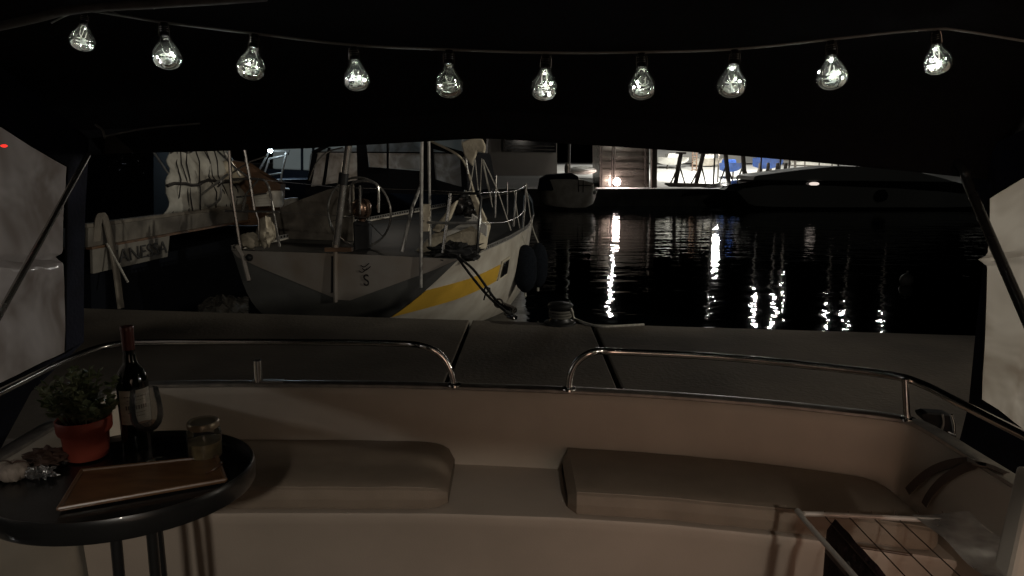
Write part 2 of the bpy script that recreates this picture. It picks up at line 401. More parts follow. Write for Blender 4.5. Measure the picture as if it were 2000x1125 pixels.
b = MB(); b.add([(-1.75, -1.5, ZF), (1.8, -1.5, ZF), (1.8, 2.6, ZF), (-1.75, 2.6, ZF)], [(0, 1, 2, 3)]); b.build('cockpit_floor', 'teak', boat)
# stern rails
def rail(ptsW, r=.0125): b = MB(); b.tube(cat_rom(ptsW, 5), r, 12); return b.build('stern_rail', 'steel', boat, smooth=True)
def topat(px, off=.03):
    best = min(range(len(plan)), key=lambda i: abs(pxof(plan[i]) - px)); p = plan[best] + NN[best] * off; p.z = ZT; return p
def pxof(p):
    d = p - CP; z = d.dot(fw); return 1000 + F * d.x / z
ZR = 1.90
lr = [G(x, y, ZR) for x, y in ((-330, 925), (0, 766), (110, 711), (185, 682), (225, 673), (270, 669), (400, 668), (600, 668), (780, 671))]
tl = topat(884); lr += [W(830, 677, tl.y), W(862, 695, tl.y), W(880, 724, tl.y), tl]
rail(lr)
tr_ = topat(1112); rr = [tr_, W(1115, 730, tr_.y), W(1130, 704, tr_.y), W(1158, 688, tr_.y)] + [G(x, y, ZR - .01) for x, y in ((1200, 687), (1400, 697), (1600, 716), (1740, 733), (1800, 750), (1870, 785), (2000, 850), (2250, 975))]
rail(rr, .0135)
for px, top in ((248, (250, 670)), (1768, (1768, 740))):
    q = topat(px); t = G(top[0], top[1], ZR - .005); b = MB(); b.bar(q, t, .011); b.lathe([(.0, .004), (.028, .004), (.026, .010), (.012, .014)], q, 16)
    b.build('stanchion', 'steel', boat, smooth=True)
for px in (884, 1112):
    q = topat(px); b = MB(); b.lathe([(.03, .004), (.028, .011), (.014, .016)], q, 16); b.build('rail_foot', 'steel', boat, smooth=True)
q = topat(506); b = MB(); b.lathe([(.021, .0), (.021, .007), (.0165, .008), (.0165, .095), (.013, .095), (.013, .01)], q, 20); b.build('flagstaff_socket', 'steel', boat, smooth=True)
b = MB(); b.box(q + Vector((.035, 0, .012)), (.12, .03, .008)); b.build('socket_plate', 'steel_dull', boat)
# dark fairlead on the starboard quarter
fl = thing('mooring_fairlead', 'black mooring fairlead with a steel hook outside the right corner of the cockpit', 'fairlead', W(1835, 850, 2.35))
b = MB(); b.slab([W(x, y, 2.35) for x, y in ((1800, 810), (1812, 806), (1845, 808), (1858, 810), (1862, 830), (1865, 850), (1850, 856), (1830, 850), (1820, 832), (1804, 818))], .05, (0, 1, 0)); b.build('body', 'black', fl, bevel=.006)
b = MB(); b.tube(cat_rom([W(1840, 808, 2.33), W(1843, 825, 2.33), W(1838, 842, 2.33), W(1828, 852, 2.33)]), .004); b.build('band', 'steel_dull', fl, smooth=True)
b = MB(); b.tube(cat_rom([W(1859, 810, 2.33), W(1864, 828, 2.33), W(1865, 850, 2.33)]), .004); b.tube([W(1850, 844, 2.32), W(1858, 849, 2.32), W(1866, 851, 2.32)], .006); b.build('hook', 'steel', fl, smooth=True)
# door post at the right edge
b = MB(); pa, pb2 = W(2018, 930, 1.25), W(1972, 1140, 1.13); b.slab([pa, pa + Vector((.16, 0, 0)), pb2 + Vector((.16, 0, 0)), pb2], .05, (0, 1, 0))
b.build('door_post', 'gel', boat, bevel=.008)

# ---- canopy (part of the boat)
DL, DR = 2.72, 2.28
edge_px = [(60, 306), (165, 302), (300, 297), (450, 293), (600, 288), (800, 277), (930, 270), (1000, 272), (1100, 279), (1300, 292), (1500, 308), (1700, 326), (1885, 345), (1980, 356)]
def Dx(px): return DL + (DR - DL) * (px / 2000)
edge = [W(x, y, Dx(x)) for x, y in edge_px]
XL, XR = -1.64, 1.60
cb = MB()
NE = len(edge) - 1
def roof(u, v):
    e = edge[round(u * NE)]; x = e.x; c = 1 - (x / 1.75) ** 2
    secs = [(e.y, e.z), (e.y - .01, e.z + .09), (e.y - .16, 2.80 + .05 * c), (e.y - .45, 2.89 + .10 * c), (1.75, 2.95 + .16 * c), (1.3, 3.00 + .18 * c), (.4, 3.02 + .2 * c), (-1.4, 2.98 + .2 * c)]
    k = v * (len(secs) - 1); i = min(int(k), len(secs) - 2); f = k - i
    y = secs[i][0] * (1-f) + secs[i+1][0] * f; z = secs[i][1] * (1-f) + secs[i+1][1] * f
    z += .010 * noise.noise(Vector((x * 3, y * 3, 0)))
    return Vector((x, y, z))
cb.grid(NE, 28, roof); canopy = cb.build('canopy', 'canvas', boat, smooth=True, sol=.004)
def sub(mb, name, m, **k): return mb.build(name, m, canopy, **k)
b = MB(); b.tube([p + Vector((0, .004, .004)) for p in cat_rom(edge, 3)], .006, 8); sub(b, 'edge_piping', 'canvas', smooth=True)
# port side wall with window opening
def side(xp, rim, win, crease, bot, wname, vin, seedv):
    b = MB()
    rp = [X(x, y, xp) for x, y in rim]; wp = [X(x, y, xp) for x, y in win]
    N = len(rp)
    vs = rp + wp; fs = [(i, i + 1, N + i + 1, N + i) for i in range(N - 1)]
    b.add(vs, fs); sub(b, 'side_canvas', 'navy', sol=.004)
    b = MB()
    w_top, w_bot = wp[:len(wp)//2], wp[len(wp)//2:][::-1]
    K = len(w_top) - 1
    def fn(u, v):
        k = u * K; i = min(int(k), K - 1); f = k - i
        a = w_top[i].lerp(w_top[i+1], f); c = w_bot[i].lerp(w_bot[i+1], f)
        p = a.lerp(c, v); e = min(v, 1 - v, .15) / .15
        off = .009 * noise.noise(Vector((p.y * 3 + seedv, p.z * 2.2, seedv))) * 2 - .03 * math.exp(-((v - crease - .03 * math.sin(p.y * 4)) / .016) ** 2) + .012 * math.exp(-((p.y - 2.08) / .03) ** 2)
        p = p + Vector((off * e, 0, 0)); return p
    b.grid(40, 60, fn); sub(b, wname, vin, smooth=True)
    b = MB(); b.tube([p for p in wp], .004, 6); sub(b, 'window_hem', 'canvas')
# rim: outer boundary going aft edge; win: same count, inner boundary
side(-1.60,
     [(-1100, -560), (-260, 30), (0, 130), (172, 270), (172, 303), (166, 400), (163, 520), (163, 668), (60, 765), (-10, 895), (-300, 1030), (-1100, 1450)],
     [(-1100, -420), (-260, 85), (0, 245), (60, 284), (110, 313), (131, 326), (127, 690), (85, 708), (40, 731), (0, 750), (-260, 868), (-1100, 1260)],
     .50, None, 'side_window', 'vinyl_l', 2.0)
side(1.56,
     [(3100, -560), (2260, 40), (2050, 230), (1900, 300), (1890, 345), (1927, 470), (1906, 655), (1893, 790), (1870, 880), (2000, 962), (2260, 1140), (3100, 1600)],
     [(3100, -420), (2260, 190), (2060, 308), (2000, 345), (1950, 375), (1932, 388), (1917, 780), (1950, 802), (2000, 842), (2060, 876), (2260, 985), (3100, 1420)],
     .29, None, 'side_window', 'vinyl_r', 5.0)
# bow poles
b = MB(); b.tube([X(172, 303, -1.52), X(0, 612, -1.50), X(-150, 880, -1.50)], .0100, 12); lab(sub(b, 'canopy_pole', 'bsteel', smooth=True), 'bright stainless pole slanting past the left window')
b = MB(); b.tube(cat_rom([X(1700, 289, 1.42), X(1800, 303, 1.44), X(1862, 316, 1.46), X(1884, 335, 1.46), X(1896, 372, 1.46), X(2000, 612, 1.45), X(2160, 980, 1.45)], 5), .015, 12)
lab(sub(b, 'canopy_pole', 'dark_steel', smooth=True), 'black pole slanting past the right window')
b = MB(); b.tube(cat_rom([W(205, 266, 2.5), W(290, 250, 2.5), W(390, 241, 2.5)]), .003); b.tube(cat_rom([W(186, 243, 2.5), W(200, 254, 2.5), W(205, 270, 2.5)]), .004); sub(b, 'roof_seam', 'canvas_hem', smooth=True)
b = MB(); b.tube(cat_rom([W(-60, 64, 1.66), W(60, 38, 1.68), W(150, 18, 1.7), W(300, 8, 1.7), W(420, 1, 1.7), W(520, -6, 1.7)]), .010, 10); sub(b, 'front_bow', 'canvas_hem', smooth=True)
b = MB(); b.slab([W(x, y, 2.66) for x, y in ((205, 263), (272, 258), (274, 298), (205, 300))], .004); sub(b, 'patch_panel', mat('patch', (.035, .03, .028), .8))
b = MB(); b.ball(X(8, 285, -1.53), .009, 6, sx=.5, sy=1.5, sz=.5); lab(sub(b, 'red_reflector', 'redled', smooth=True), 'small red light glowing at the left window')

# ---- cushions
def cushion(x0, x1, name, label, r0, r1, h=.084):
    b = MB(); nu, nv = 44, 20
    def fn(u, v):
        x = x0 + (x1 - x0) * u
        e0 = min(1, (x - x0) / r0) if r0 else 1; e1 = min(1, (x1 - x) / r1) if r1 else 1
        s0 = math.sqrt(max(0, 1 - (1 - e0) ** 2)); s1 = math.sqrt(max(0, 1 - (1 - e1) ** 2)); s = min(s0, s1)
        yF, yB = yf(x) + .006, yb_(x) - .035
        in_ = (1 - s) * .05
        yF += in_; yB -= in_ * 1.4
        a = 2 * math.pi * v; c, sn = math.cos(a), math.sin(a); p = .28
        cc = math.copysign(abs(c) ** p, c); ss = math.copysign(abs(sn) ** p, sn)
        hh = h * (.55 + .45 * s)
        crown = 1 + .10 * math.cos((cc) * 1.3) * s
        z = ZS + .003 + hh * (.5 + .5 * ss * (crown if ss > 0 else 1))
        return Vector((x, (yF + yB) / 2 - (yB - yF) / 2 * cc, z + .002 * noise.noise(Vector((x * 9, cc * 3, 0)))))
    b.grid(nu, nv, fn)
    o = b.build(name, 'cushion', None, smooth=True)
    pp = MB()
    for vv in (.105, .895): pp.tube([fn(i / 40, vv) for i in range(1, 40)], .0028, 6)
    pm_ = pp.build('piping', 'cushion', o, smooth=True); tag(o, label, 'cushion', 'cushions on the cockpit bench'); return o
cushion(-1.30, -.215, 'seat_cushion', 'left brown-beige bench cushion behind the round table', .06, .12)
cushion(.185, 1.27, 'seat_cushion', 'right brown-beige bench cushion, long one beside the drying rack', .025, .1)
# dark ribbons standing in for two arched shadows on the right inner side
def wallhit(px, py, off=.006):
    p, n_ = wallhit0(px, py, off)
    return p, n_
def wallhit0(px, py, off):
    d = ray(px, py)
    for a, c in zip(plan[40:], plan[41:]):
        e = c - a; den = d.x * e.y - d.y * e.x
        if abs(den) < 1e-9: continue
        t = (a.x * e.y - a.y * e.x) / den; p = CP + d * t; k = ((p.x - a.x) * e.x + (p.y - a.y) * e.y) / (e.x ** 2 + e.y ** 2)
        if 0 <= k <= 1 and t > 0:
            if p.z > ZT: return G(px, py, ZT + .012), Vector((0, 0, 1))
            n_ = Vector((-e.y, e.x, 0)).normalized(); return p - n_ * (off + .16 * max(0, 1.735 - p.z)), n_
    return G(px, py, ZT), Vector((0, 0, 1))
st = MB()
def band(pts, wd):
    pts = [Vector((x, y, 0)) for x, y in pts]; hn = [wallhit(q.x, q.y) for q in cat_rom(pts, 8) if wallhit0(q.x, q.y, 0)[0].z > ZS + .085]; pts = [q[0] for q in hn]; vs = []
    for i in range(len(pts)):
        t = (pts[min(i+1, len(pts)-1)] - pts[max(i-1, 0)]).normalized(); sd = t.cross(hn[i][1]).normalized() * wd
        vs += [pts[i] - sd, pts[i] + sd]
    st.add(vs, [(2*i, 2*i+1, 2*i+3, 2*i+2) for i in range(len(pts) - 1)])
band([(1768, 1010), (1785, 972), (1808, 940), (1832, 919), (1862, 906), (1895, 902), (1925, 908)], .013)
band([(1822, 1012), (1832, 972), (1852, 940), (1878, 920), (1905, 908), (1930, 910), (1965, 925)], .013)
tag(st.build('shadow_arcs', mat('band', (.10, .075, .06), .8), sol=.003), 'brown ribbon standing in for two arched shadows on the right inner side', 'band')

# ================================================================== STRING OF BULBS
BD = 1.8
cord = [(-60, 62), (0, 50), (80, 35), (160, 21), (240, 31), (320, 44), (500, 66), (690, 88), (878, 97), (1065, 103), (1252, 102), (1436, 96), (1622, 77), (1750, 63), (1830, 57), (1870, 59), (2000, 80), (2080, 95)]
b = MB(); b.tube(cat_rom([W(x, y, BD) for x, y in cord], 4), .0032, 8)
b.tube(cat_rom([W(x, y, BD + .01) for x, y in ((100, 45), (130, 30), (165, 19), (200, 17), (240, 31))], 4), .002, 6)
tag(b.build('hanging_cable', mat('cord', (.22, .22, .21), .5), smooth=True), 'thin grey cable carrying the bulbs, sagging across under the canopy roof', 'cable')
bulbs = [(167, 24, 96, 14, 'first from the left, at the canopy corner'), (321, 44, 131, -2, 'second from the left'),
         (499, 67, 153, 9, 'third from the left'), (691, 91, 173, -3, 'fourth from the left'),
         (877, 98, 187, 0, 'fifth from the left, above the yacht tent'), (1067, 105, 191, 3, 'sixth from the left'),
         (1252, 103, 190, -4, 'seventh from the left, above the metal shed'), (1435, 97, 186, 2, 'eighth from the left, third from the right'),
         (1621, 79, 171, -7, 'ninth, second from the right end'), (1825, 60, 142, -13, 'tenth and last, at the right end')]
for bi, (bx, ty, by, tilt, lb) in enumerate(bulbs):
    rnd = random.Random(bi * 13 + 5)
    t0 = W(bx, ty, BD); zc = (t0 - CP).dot(fw); Lh = (by - ty) / F * zc * 1.0
    k = Lh / .127
    rot = Matrix.Rotation(R(tilt), 3, 'Y') @ Matrix.Rotation(R(rnd.uniform(-8, 8)), 3, 'X')
    T = thing('light_bulb', 'clear glass bulb on the string of lights, ' + lb, 'light bulb', t0, 'clear bulbs hanging on the string of lights')
    P = lambda x, y, z: t0 + rot @ (Vector((x, y, z)) * k)
    prof = lambda a: [(r * k, z * k) for r, z in a]
    b = MB(); b.lathe(prof([(0, .0), (.011, -.001), (.013, -.006), (.013, -.010), (.0145, -.012), (.013, -.015), (.0145, -.018), (.013, -.021), (.0145, -.024), (.013, -.027), (.015, -.030), (.015, -.040), (.0, -.041)]), t0, 20, rot); b.build('socket', 'socket', T, smooth=True)
    for sx_ in (1, -1): b = MB(); b.tube([P(.0125 * sx_, -.008, -.006), P(.0155 * sx_, -.006, -.018), P(.0155 * sx_, -.006, -.038)], .0009 * k, 5); b.build('socket_clip', 'bsteel', T)
    gp = [(.0145, -.040), (.0150, -.045), (.0165, -.052), (.0210, -.059), (.0275, -.068), (.0338, -.078), (.0382, -.089), (.0396, -.098), (.0382, -.108), (.0334, -.118), (.0248, -.1255), (.0134, -.130), (.0, -.1315)]
    b = MB(); b.lathe(prof(gp), t0, 32, rot); b.build('globe', 'globe', T, smooth=True)
    # inner wire loop
    b = MB(); wx = rnd.uniform(.007, .012); ph = rnd.uniform(0, 3)
    lp = [P(math.cos(a) * wx + rnd.uniform(-.002, .002), math.sin(a + ph) * .004, -.066 + .022 * math.sin(a)) for a in [2 * math.pi * q / 14 for q in range(15)]]
    b.tube(lp, .0010 * k, 6); pts = [P(wx * .5, 0, -.043)]
    for q in range(9): a = q * 1.9 + ph; pts.append(P(math.cos(a) * .020, math.sin(a) * .020, -.085 - q * .0035))
    b.tube(cat_rom(pts, 3), .0009 * k, 6); b.build('wire', 'wirewhite', T, smooth=True)
    # pale blobs standing in for LED reflections at the bottom
    b = MB()
    for q in range(2):
        a = rnd.uniform(0, 6.3); rr_ = rnd.uniform(.004, .014)
        b.ball(P(math.cos(a) * rr_, math.sin(a) * rr_, rnd.uniform(-.114, -.092)), rnd.uniform(.006, .0115) * k, 9, wob=.55, seed=bi * 7 + q, fr=2.2)
    b.build('led_reflection', 'reflex_white', T, smooth=True)
    for q in range(6):
        a = rnd.uniform(0, 6.3); rr_ = rnd.uniform(.018, .033); zz = rnd.uniform(-.119, -.076) if q < 5 else -.055
        if zz > -.06: rr_ = .012
        if zz < -.112: rr_ = min(rr_, .020)
        b = MB(); b.ball(P(math.cos(a) * rr_, math.sin(a) * rr_, zz), rnd.uniform(.0012, .0034) * k, 5)
        b.build('led', 'led', T, smooth=True)

# ================================================================== TABLE AND WHAT STANDS ON IT
TZ = 1.85
tc = G(246, 930, TZ)
table = thing('side_table', 'black oval cockpit table with a tray rim on dark legs', 'table', (tc.x, tc.y, ZF))
rt = Matrix.Rotation(R(8), 3, 'Z')
AX, AY = .292, .250
b = MB(); b.lathe([(0, -.012), (1, -.012), (1, 0), (0, 0)], tc, 72, rt, AX, AY)
b.v = [v for v in b.v]
b = MB(); ring = lambda k, z: [tc + rt @ Vector((AX * k * math.cos(a), AY * k * math.sin(a), z)) for a in [2 * math.pi * i / 72 for i in range(72)]]
vs = ring(.985, 0) + ring(.985, -.012); b.add(vs, [tuple(range(72)), tuple(range(72, 144))[::-1]]); b.build('tabletop', 'ttop', table)
b = MB(); secs = [(.98, -.006), (.98, .010), (.986, .015), (1.0, .016), (1.012, .010), (1.016, 0), (1.012, -.03), (1.0, -.036), (.98, -.036)]
vs = []; 
for kk, z in secs: vs += ring(kk, z)
fs = [(i * 72 + j, i * 72 + (j + 1) % 72, (i + 1) % len(secs) * 72 + (j + 1) % 72, (i + 1) % len(secs) * 72 + j) for i in range(len(secs)) for j in range(72)]
b.add(vs, fs); b.build('rim', 'rim', table, smooth=True)
for (tx, ty, bx2, by2) in ((228, 1046, 232, 1200), (298, 1040, 306, 1200), (130, 1000, 90, 1200)):
    a = W(tx, ty, tc.y - .04 if tx < 290 else tc.y + .0); a.z = TZ - .02; c = W(bx2, by2, tc.y - .04 if tx < 290 else tc.y); c = Vector((c.x, a.y, ZF))
    if tx == 130: a = tc + Vector((-.02, .15, -.02)); c = Vector((a.x, a.y, ZF))
    b = MB(); b.tube([a, c], .013, 12); b.build('leg', 'rim', table, smooth=True)
b = MB(); b.box(tc + Vector((0, .02, -.03)), (.20, .20, .02)); b.build('mounting_plate', 'rim', table)
# flower pot
pc = G(172, 892, TZ + .001)
plant = thing('potted_plant', 'leafy succulent plant in a red pot on the round table', 'plant', pc)
b = MB(); b.lathe([(0, .0), (.040, .0), (.047, .004), (.051, .02), (.054, .065), (.055, .070), (.061, .072), (.063, .078), (.064, .105), (.062, .108), (.058, .107), (.057, .085), (0, .084)], pc, 40); b.build('pot', 'terra', plant, smooth=True)
b = MB(); b.lathe([(0, .092), (.03, .093), (.0575, .090)], pc, 24); b.build('soil', 'soil', plant)
b = MB(); leafm = MB()
for i in range(40):
    a = random.uniform(0, 6.28); rr_ = random.uniform(0, .05); top = random.uniform(.05, .165) * (1 - .35 * (rr_ / .05))
    base = pc + Vector((math.cos(a) * rr_ * .8, math.sin(a) * rr_ * .8, .09)); tip = pc + Vector((math.cos(a) * rr_ * 2.0, math.sin(a) * rr_ * 1.6, .095 + top))
    mid = base.lerp(tip, .5) + Vector((random.uniform(-.006, .006), random.uniform(-.006, .006), 0)); b.tube([base, mid, tip], .0016, 5)
    for s_ in range(11):
        t = .3 + .7 * s_ / 11; p = base.lerp(tip, t); aa = s_ * 2.4 + i; up = .25 + .8 * t
        d = Vector((math.cos(aa), math.sin(aa), up)).normalized(); L_ = random.uniform(.020, .032) * (1.15 - .4 * t); sd = d.cross(Vector((0, 0, 1))).normalized() * L_ * .52; nn = sd.cross(d).normalized() * .0022
        leafm.add([p, p + d * L_ * .5 + sd, p + d * L_, p + d * L_ * .5 - sd, p + d * L_ * .5 + nn * 1.2, p + d * L_ * .5 - nn], [(0, 1, 4), (1, 2, 4), (2, 3, 4), (3, 0, 4), (1, 0, 5), (2, 1, 5), (3, 2, 5), (0, 3, 5)])
b.build('stem', 'leaf', plant); leafm.build('foliage', 'leaf', plant, smooth=True)
# bottle
bc = G(271, 872, TZ + .001)
bot = thing('wine_bottle', 'dark wine bottle with pale paper label and brown-red capsule', 'bottle', bc)
b = MB(); b.lathe([(0, .004), (.028, .001), (.036, .003), (.038, .01), (.038, .185), (.036, .198), (.029, .213), (.019, .228), (.0155, .24), (.0145, .26), (.0140, .325), (0, .325)], bc, 40); b.build('body', 'bottle', bot, smooth=True)
b = MB(); b.lathe([(.0152, .268), (.0155, .318), (.0165, .319), (.0165, .327), (.0155, .3295), (0, .330)], bc, 28); b.build('capsule', 'capsule', bot, smooth=True)
b = MB()
def lbl(u, v, r=.0386): a = R(-118 + 128 * u); return bc + Vector((math.cos(a) * r, math.sin(a) * r, .075 + .092 * v))
b.grid(24, 2, lbl); b.build('label', 'label', bot, smooth=True)
b = MB()
for (u0, u1, v0, v1) in ((.18, .84, .80, .83), (.25, .78, .70, .72), (.2, .82, .44, .56), (.25, .8, .34, .36), (.3, .72, .24, .26)):
    n_ = 9
    for q in range(n_):
        a_, c_ = u0 + (u1 - u0) * q / n_, u0 + (u1 - u0) * (q + .72) / n_
        b.add([lbl(a_, v0, .0389), lbl(c_, v0, .0389), lbl(c_, v1, .0389), lbl(a_, v1, .0389)], [(0, 1, 2, 3)])
b.build('label_print', mat('print', (.20, .17, .14), .7), bot)
# wine glass
gc = G(296, 903, TZ + .001)
wg = thing('wine_glass', 'stemmed wine glass standing in front of the bottle', 'glass', gc)
b = MB(); b.lathe([(0, .0), (.033, .0), (.034, .0012), (.02, .004), (.006, .008), (.0038, .014), (.0034, .05), (.0040, .078), (.010, .083), (.022, .090), (.032, .103), (.037, .120), (.0375, .140), (.035, .165), (.0315, .192), (.0307, .192), (.034, .165), (.0365, .140), (.036, .121), (.031, .104), (.021, .0915), (.010, .0845), (0, .083)], gc, 40)
b.build('bowl', 'clear', wg, smooth=True)
b = MB(); b.lathe([(0, .0845), (.010, .085), (.020, .092), (.029, .103), (0, .1035)], gc, 32); b.build('wine', glass('white_wine', (.85, .70, .62), .02, .02), wg, smooth=True)
# jar
jc = G(402, 893, TZ + .001)
jar = thing('glass_jar', 'squat glass jar with a lid, right of the wine glass', 'jar', jc)
b = MB(); b.lathe([(0, 0), (.036, 0), (.041, .004), (.042, .01), (.042, .066), (.039, .076), (.034, .081), (.034, .088)], jc, 36); b.build('body', 'clear', jar, smooth=True)
b = MB(); b.lathe([(0, .003), (.036, .003), (.0395, .008), (.0395, .046), (0, .047)], jc, 30); b.build('contents', 'jar_fill', jar, smooth=True)
b = MB(); b.lathe([(.036, .083), (.0375, .082), (.0385, .085), (.0385, .097), (.0365, .0995), (.031, .0995), (.029, .0975), (0, .0975)], jc, 36); b.build('lid', 'jar_lid', jar, smooth=True)
# tray
cs = [G(x, y, TZ + .004) for x, y in ((115, 1000), (441, 943), (424, 897), (160, 925))]
tray = thing('serving_tray', 'long rectangular brown glazed tray on the round table', 'tray', sum(cs, Vector()) / 4)
b = MB(); b.slab(cs, .006, (0, 0, 1)); b.build('base', 'tray', tray, bevel=.002)
b = MB(); cc_ = sum(cs, Vector()) / 4
for i in range(4):
    a, c = cs[i], cs[(i+1) % 4]; b.tube([a + Vector((0, 0, .008)), a.lerp(c, .5) + Vector((0, 0, .008)), c + Vector((0, 0, .008))], .0045, 8)
for a in cs: b.ball(a + Vector((0, 0, .008)), .0047, 6)
b.build('rim', mat('tray_rim', (.20, .11, .06), .3, coat=.3), tray, smooth=True)
# snack remains on the tray: a curled dark piece
b = MB(); q = G(412, 918, TZ + .013); b.tube(cat_rom([q + Vector((.012, .03, .004)), q + Vector((.016, .01, .008)), q + Vector((.010, -.012, .006)), q + Vector((.0, -.026, .003))]), .005, 8, .002)
tag(b.build('knife_handle', mat('handle', (.10, .05, .03), .25, coat=.5), smooth=True), 'small curved glossy brown handle lying on the right end of the tray', 'knife')
# garlic, paper bag, foil on the left of the table
g0 = G(28, 935, TZ + .001)
gar = thing('garlic_bulb', 'pale garlic bulb with dry stalks at the far left of the table', 'garlic', g0)
b = MB()
for i in range(7):
    a = i * .9; b.ball(g0 + Vector((math.cos(a) * .014, math.sin(a) * .014, .020)), .020, 8, sz=1.1, wob=.1, seed=i)
b.build('cloves', 'garlic', gar, smooth=True)
b = MB(); 
for dx, dz in ((-.02, .03), (.02, .028), (.03, .018)): b.tube(cat_rom([g0 + Vector((0, 0, .036)), g0 + Vector((dx * .5, 0, .045)), g0 + Vector((dx * 1.4, .0, .036 + dz * .3))]), .003, 6, .001)
b.build('stalk', 'paper', gar)
q = G(95, 905, TZ + .003); b = MB(); b.ball(q + Vector((0, 0, .018)), .045, 14, sx=1.15, sy=.8, sz=.42, wob=.32, seed=4, fr=3.5); tag(b.build('paper_bag', 'paper', smooth=False), 'crumpled brown paper bag beside the red flower pot', 'bag')
q = G(78, 928, TZ + .003); b = MB(); b.ball(q + Vector((0, -.01, .012)), .024, 14, sx=1.5, sy=.7, sz=.5, wob=.6, seed=9, fr=5); tag(b.build('foil_wrapper', 'foil', smooth=False), 'crumpled silver foil wrapper in front of the paper bag', 'wrapper')

# ================================================================== DRYING RACK, right front
RZ = 1.60
rk0, rk1 = G(1562, 1004, RZ), G(1905, 1020, RZ)
rack = thing('drying_rack', 'folding wire drying rack with a pale tube frame at lower right', 'drying rack', (rk0.x + .3, 1.5, ZF))
y0, y1 = 1.05, rk0.y
fr_pts = [Vector((rk0.x + .03, y0, RZ)), Vector((rk0.x + .0, y1 - .04, RZ)), Vector((rk0.x + .012, y1 - .008, RZ)), Vector((rk0.x + .05, y1, RZ)), Vector((rk1.x, rk1.y + .0, RZ))]
b = MB(); b.tube(cat_rom(fr_pts, 4), .0075, 10); b.tube([Vector((rk1.x, rk1.y, RZ)), Vector((rk1.x, y0, RZ))], .0075, 10)
b.build('frame', mat('rack_tube', (.66, .62, .57), .35, .1), rack, smooth=True)
for i in range(6):
    x = rk0.x + .05 + i * (rk1.x - rk0.x - .07) / 6 + .02
    b = MB(); b.tube([Vector((x, y0, RZ - .004)), Vector((x, y1 - .004 - i * .002, RZ - .004)), Vector((x, y1 - .002, RZ + .010))], .0018, 6); b.build('wire', mat('rack_wire', (.10, .07, .055), .4, .4), rack)
lo1, lo2 = G(1650, 1064, 1.52), G(1782, 1084, 1.52)
b = MB(); b.tube([lo1, lo2], .0045, 8); b.build('cross_bar', 'wood', rack, smooth=True)
for s_ in (0, 1):
    xa = rk0.x + .02 if s_ == 0 else rk1.x
    b = MB(); b.tube([Vector((xa, 1.6 - s_ * .05, RZ)), Vector((xa, 1.2, ZF))], .007, 8); b.build('leg', 'rim', rack, smooth=True)
b = MB()
gx = [W(1600, 1020, 1.72), W(1604, 1016, 1.72)]
def cloth(u, v):
    y = y1 - .045 - v * .68; x = rk0.x + .062 + .010 * math.sin(v * 13 + u * 2) * u + .008 * math.sin(y * 31) * u
    z = RZ + .008 - .40 * u
    if u < .08: x += .02 * (1 - u / .08)
    return Vector((x, y, z + .004 * noise.noise(Vector((y * 20, u * 6, 0)))))
b.grid(24, 60, cloth)
sm = mat('striped_cloth', (.030, .012, .014), .8, var=.4, scale=20, bump=.6, bscale=30)
n_ = sm.node_tree; bs = n_.nodes['Principled BSDF']; lk = bs.inputs['Base Color'].links[0].from_socket
tcn = n_.nodes.new('ShaderNodeTexCoord'); sx = n_.nodes.new('ShaderNodeSeparateXYZ'); n_.links.new(tcn.outputs['Object'], sx.inputs[0])
m1 = n_.nodes.new('ShaderNodeMath'); m1.operation = 'MULTIPLY'; m1.inputs[1].default_value = 9; n_.links.new(sx.outputs['Z'], m1.inputs[0])
m2_ = n_.nodes.new('ShaderNodeMath'); m2_.operation = 'FRACT'; n_.links.new(m1.outputs[0], m2_.inputs[0])
m3 = n_.nodes.new('ShaderNodeMath'); m3.operation = 'GREATER_THAN'; m3.inputs[1].default_value = .72; n_.links.new(m2_.outputs[0], m3.inputs[0])
mxc = n_.nodes.new('ShaderNodeMixRGB'); n_.links.new(m3.outputs[0], mxc.inputs[0]); n_.links.new(lk, mxc.inputs[1]); mxc.inputs[2].default_value = (.26, .22, .22, 1)
n_.links.new(mxc.outputs[0], bs.inputs['Base Color'])
tag(b.build('dark_garment', sm, smooth=True, sol=.004), 'dark maroon garment with pale stripes hung from the left wire of the drying rack', 'garment')
b = MB()
cxa = G(1800, 1015, RZ + .005)
def sheet(u, v):
    x = cxa.x - .01 + u * .34; y = y1 - .01 - v * .5
    z = RZ + .010 + .016 * noise.noise(Vector((x * 8, y * 8, 3))) - .05 * max(0, u - .85) / .15
    return Vector((x, y, z))
b.grid(24, 24, sheet); tag(b.build('plastic_sheet', 'plastic', smooth=True), 'crumpled clear plastic sheet lying on the right half of the drying rack', 'plastic sheet')

# ================================================================== PIER FURNITURE AND LINES
bo = G(1094, 632, .9)
bol = thing('mooring_bollard', 'squat dark mooring bollard on the edge of the pier', 'bollard', bo)
b = MB(); b.lathe([(0, 0), (.17, 0), (.17, .02), (.12, .03), (.10, .06), (.095, .14), (.11, .17), (.13, .18), (.135, .20), (.12, .22), (.04, .235), (0, .235)], bo, 28); b.build('post', mat('bollard_iron', (.03, .03, .03), .4, .5), bol, smooth=True)
b = MB(); 
for z in (.085, .115, .145): b.tube([bo + Vector((math.cos(a) * .112, math.sin(a) * .112, z + .006 * math.sin(a))) for a in [6.283 * i / 24 for i in range(24)]], .013, 8, closed=True)
b.build('rope_turns', mat('dirty_rope', (.09, .085, .07), .8), bol, smooth=True)
b = MB(); b.tube(cat_rom([bo + Vector((.09, -.05, .20)), bo + Vector((.12, -.06, .15)), G(1122, 622, .93), G(1150, 633, .915), G(1180, 638, .912), G(1220, 636, .912), G(1258, 634, .912)], 6), .013, 10)
tag(b.build('mooring_rope', 'rope_w', smooth=True), 'pale rope running from the bollard along the pier edge', 'rope')
O = Vector((-2.25, 9.0, 0)); HD = R(15)
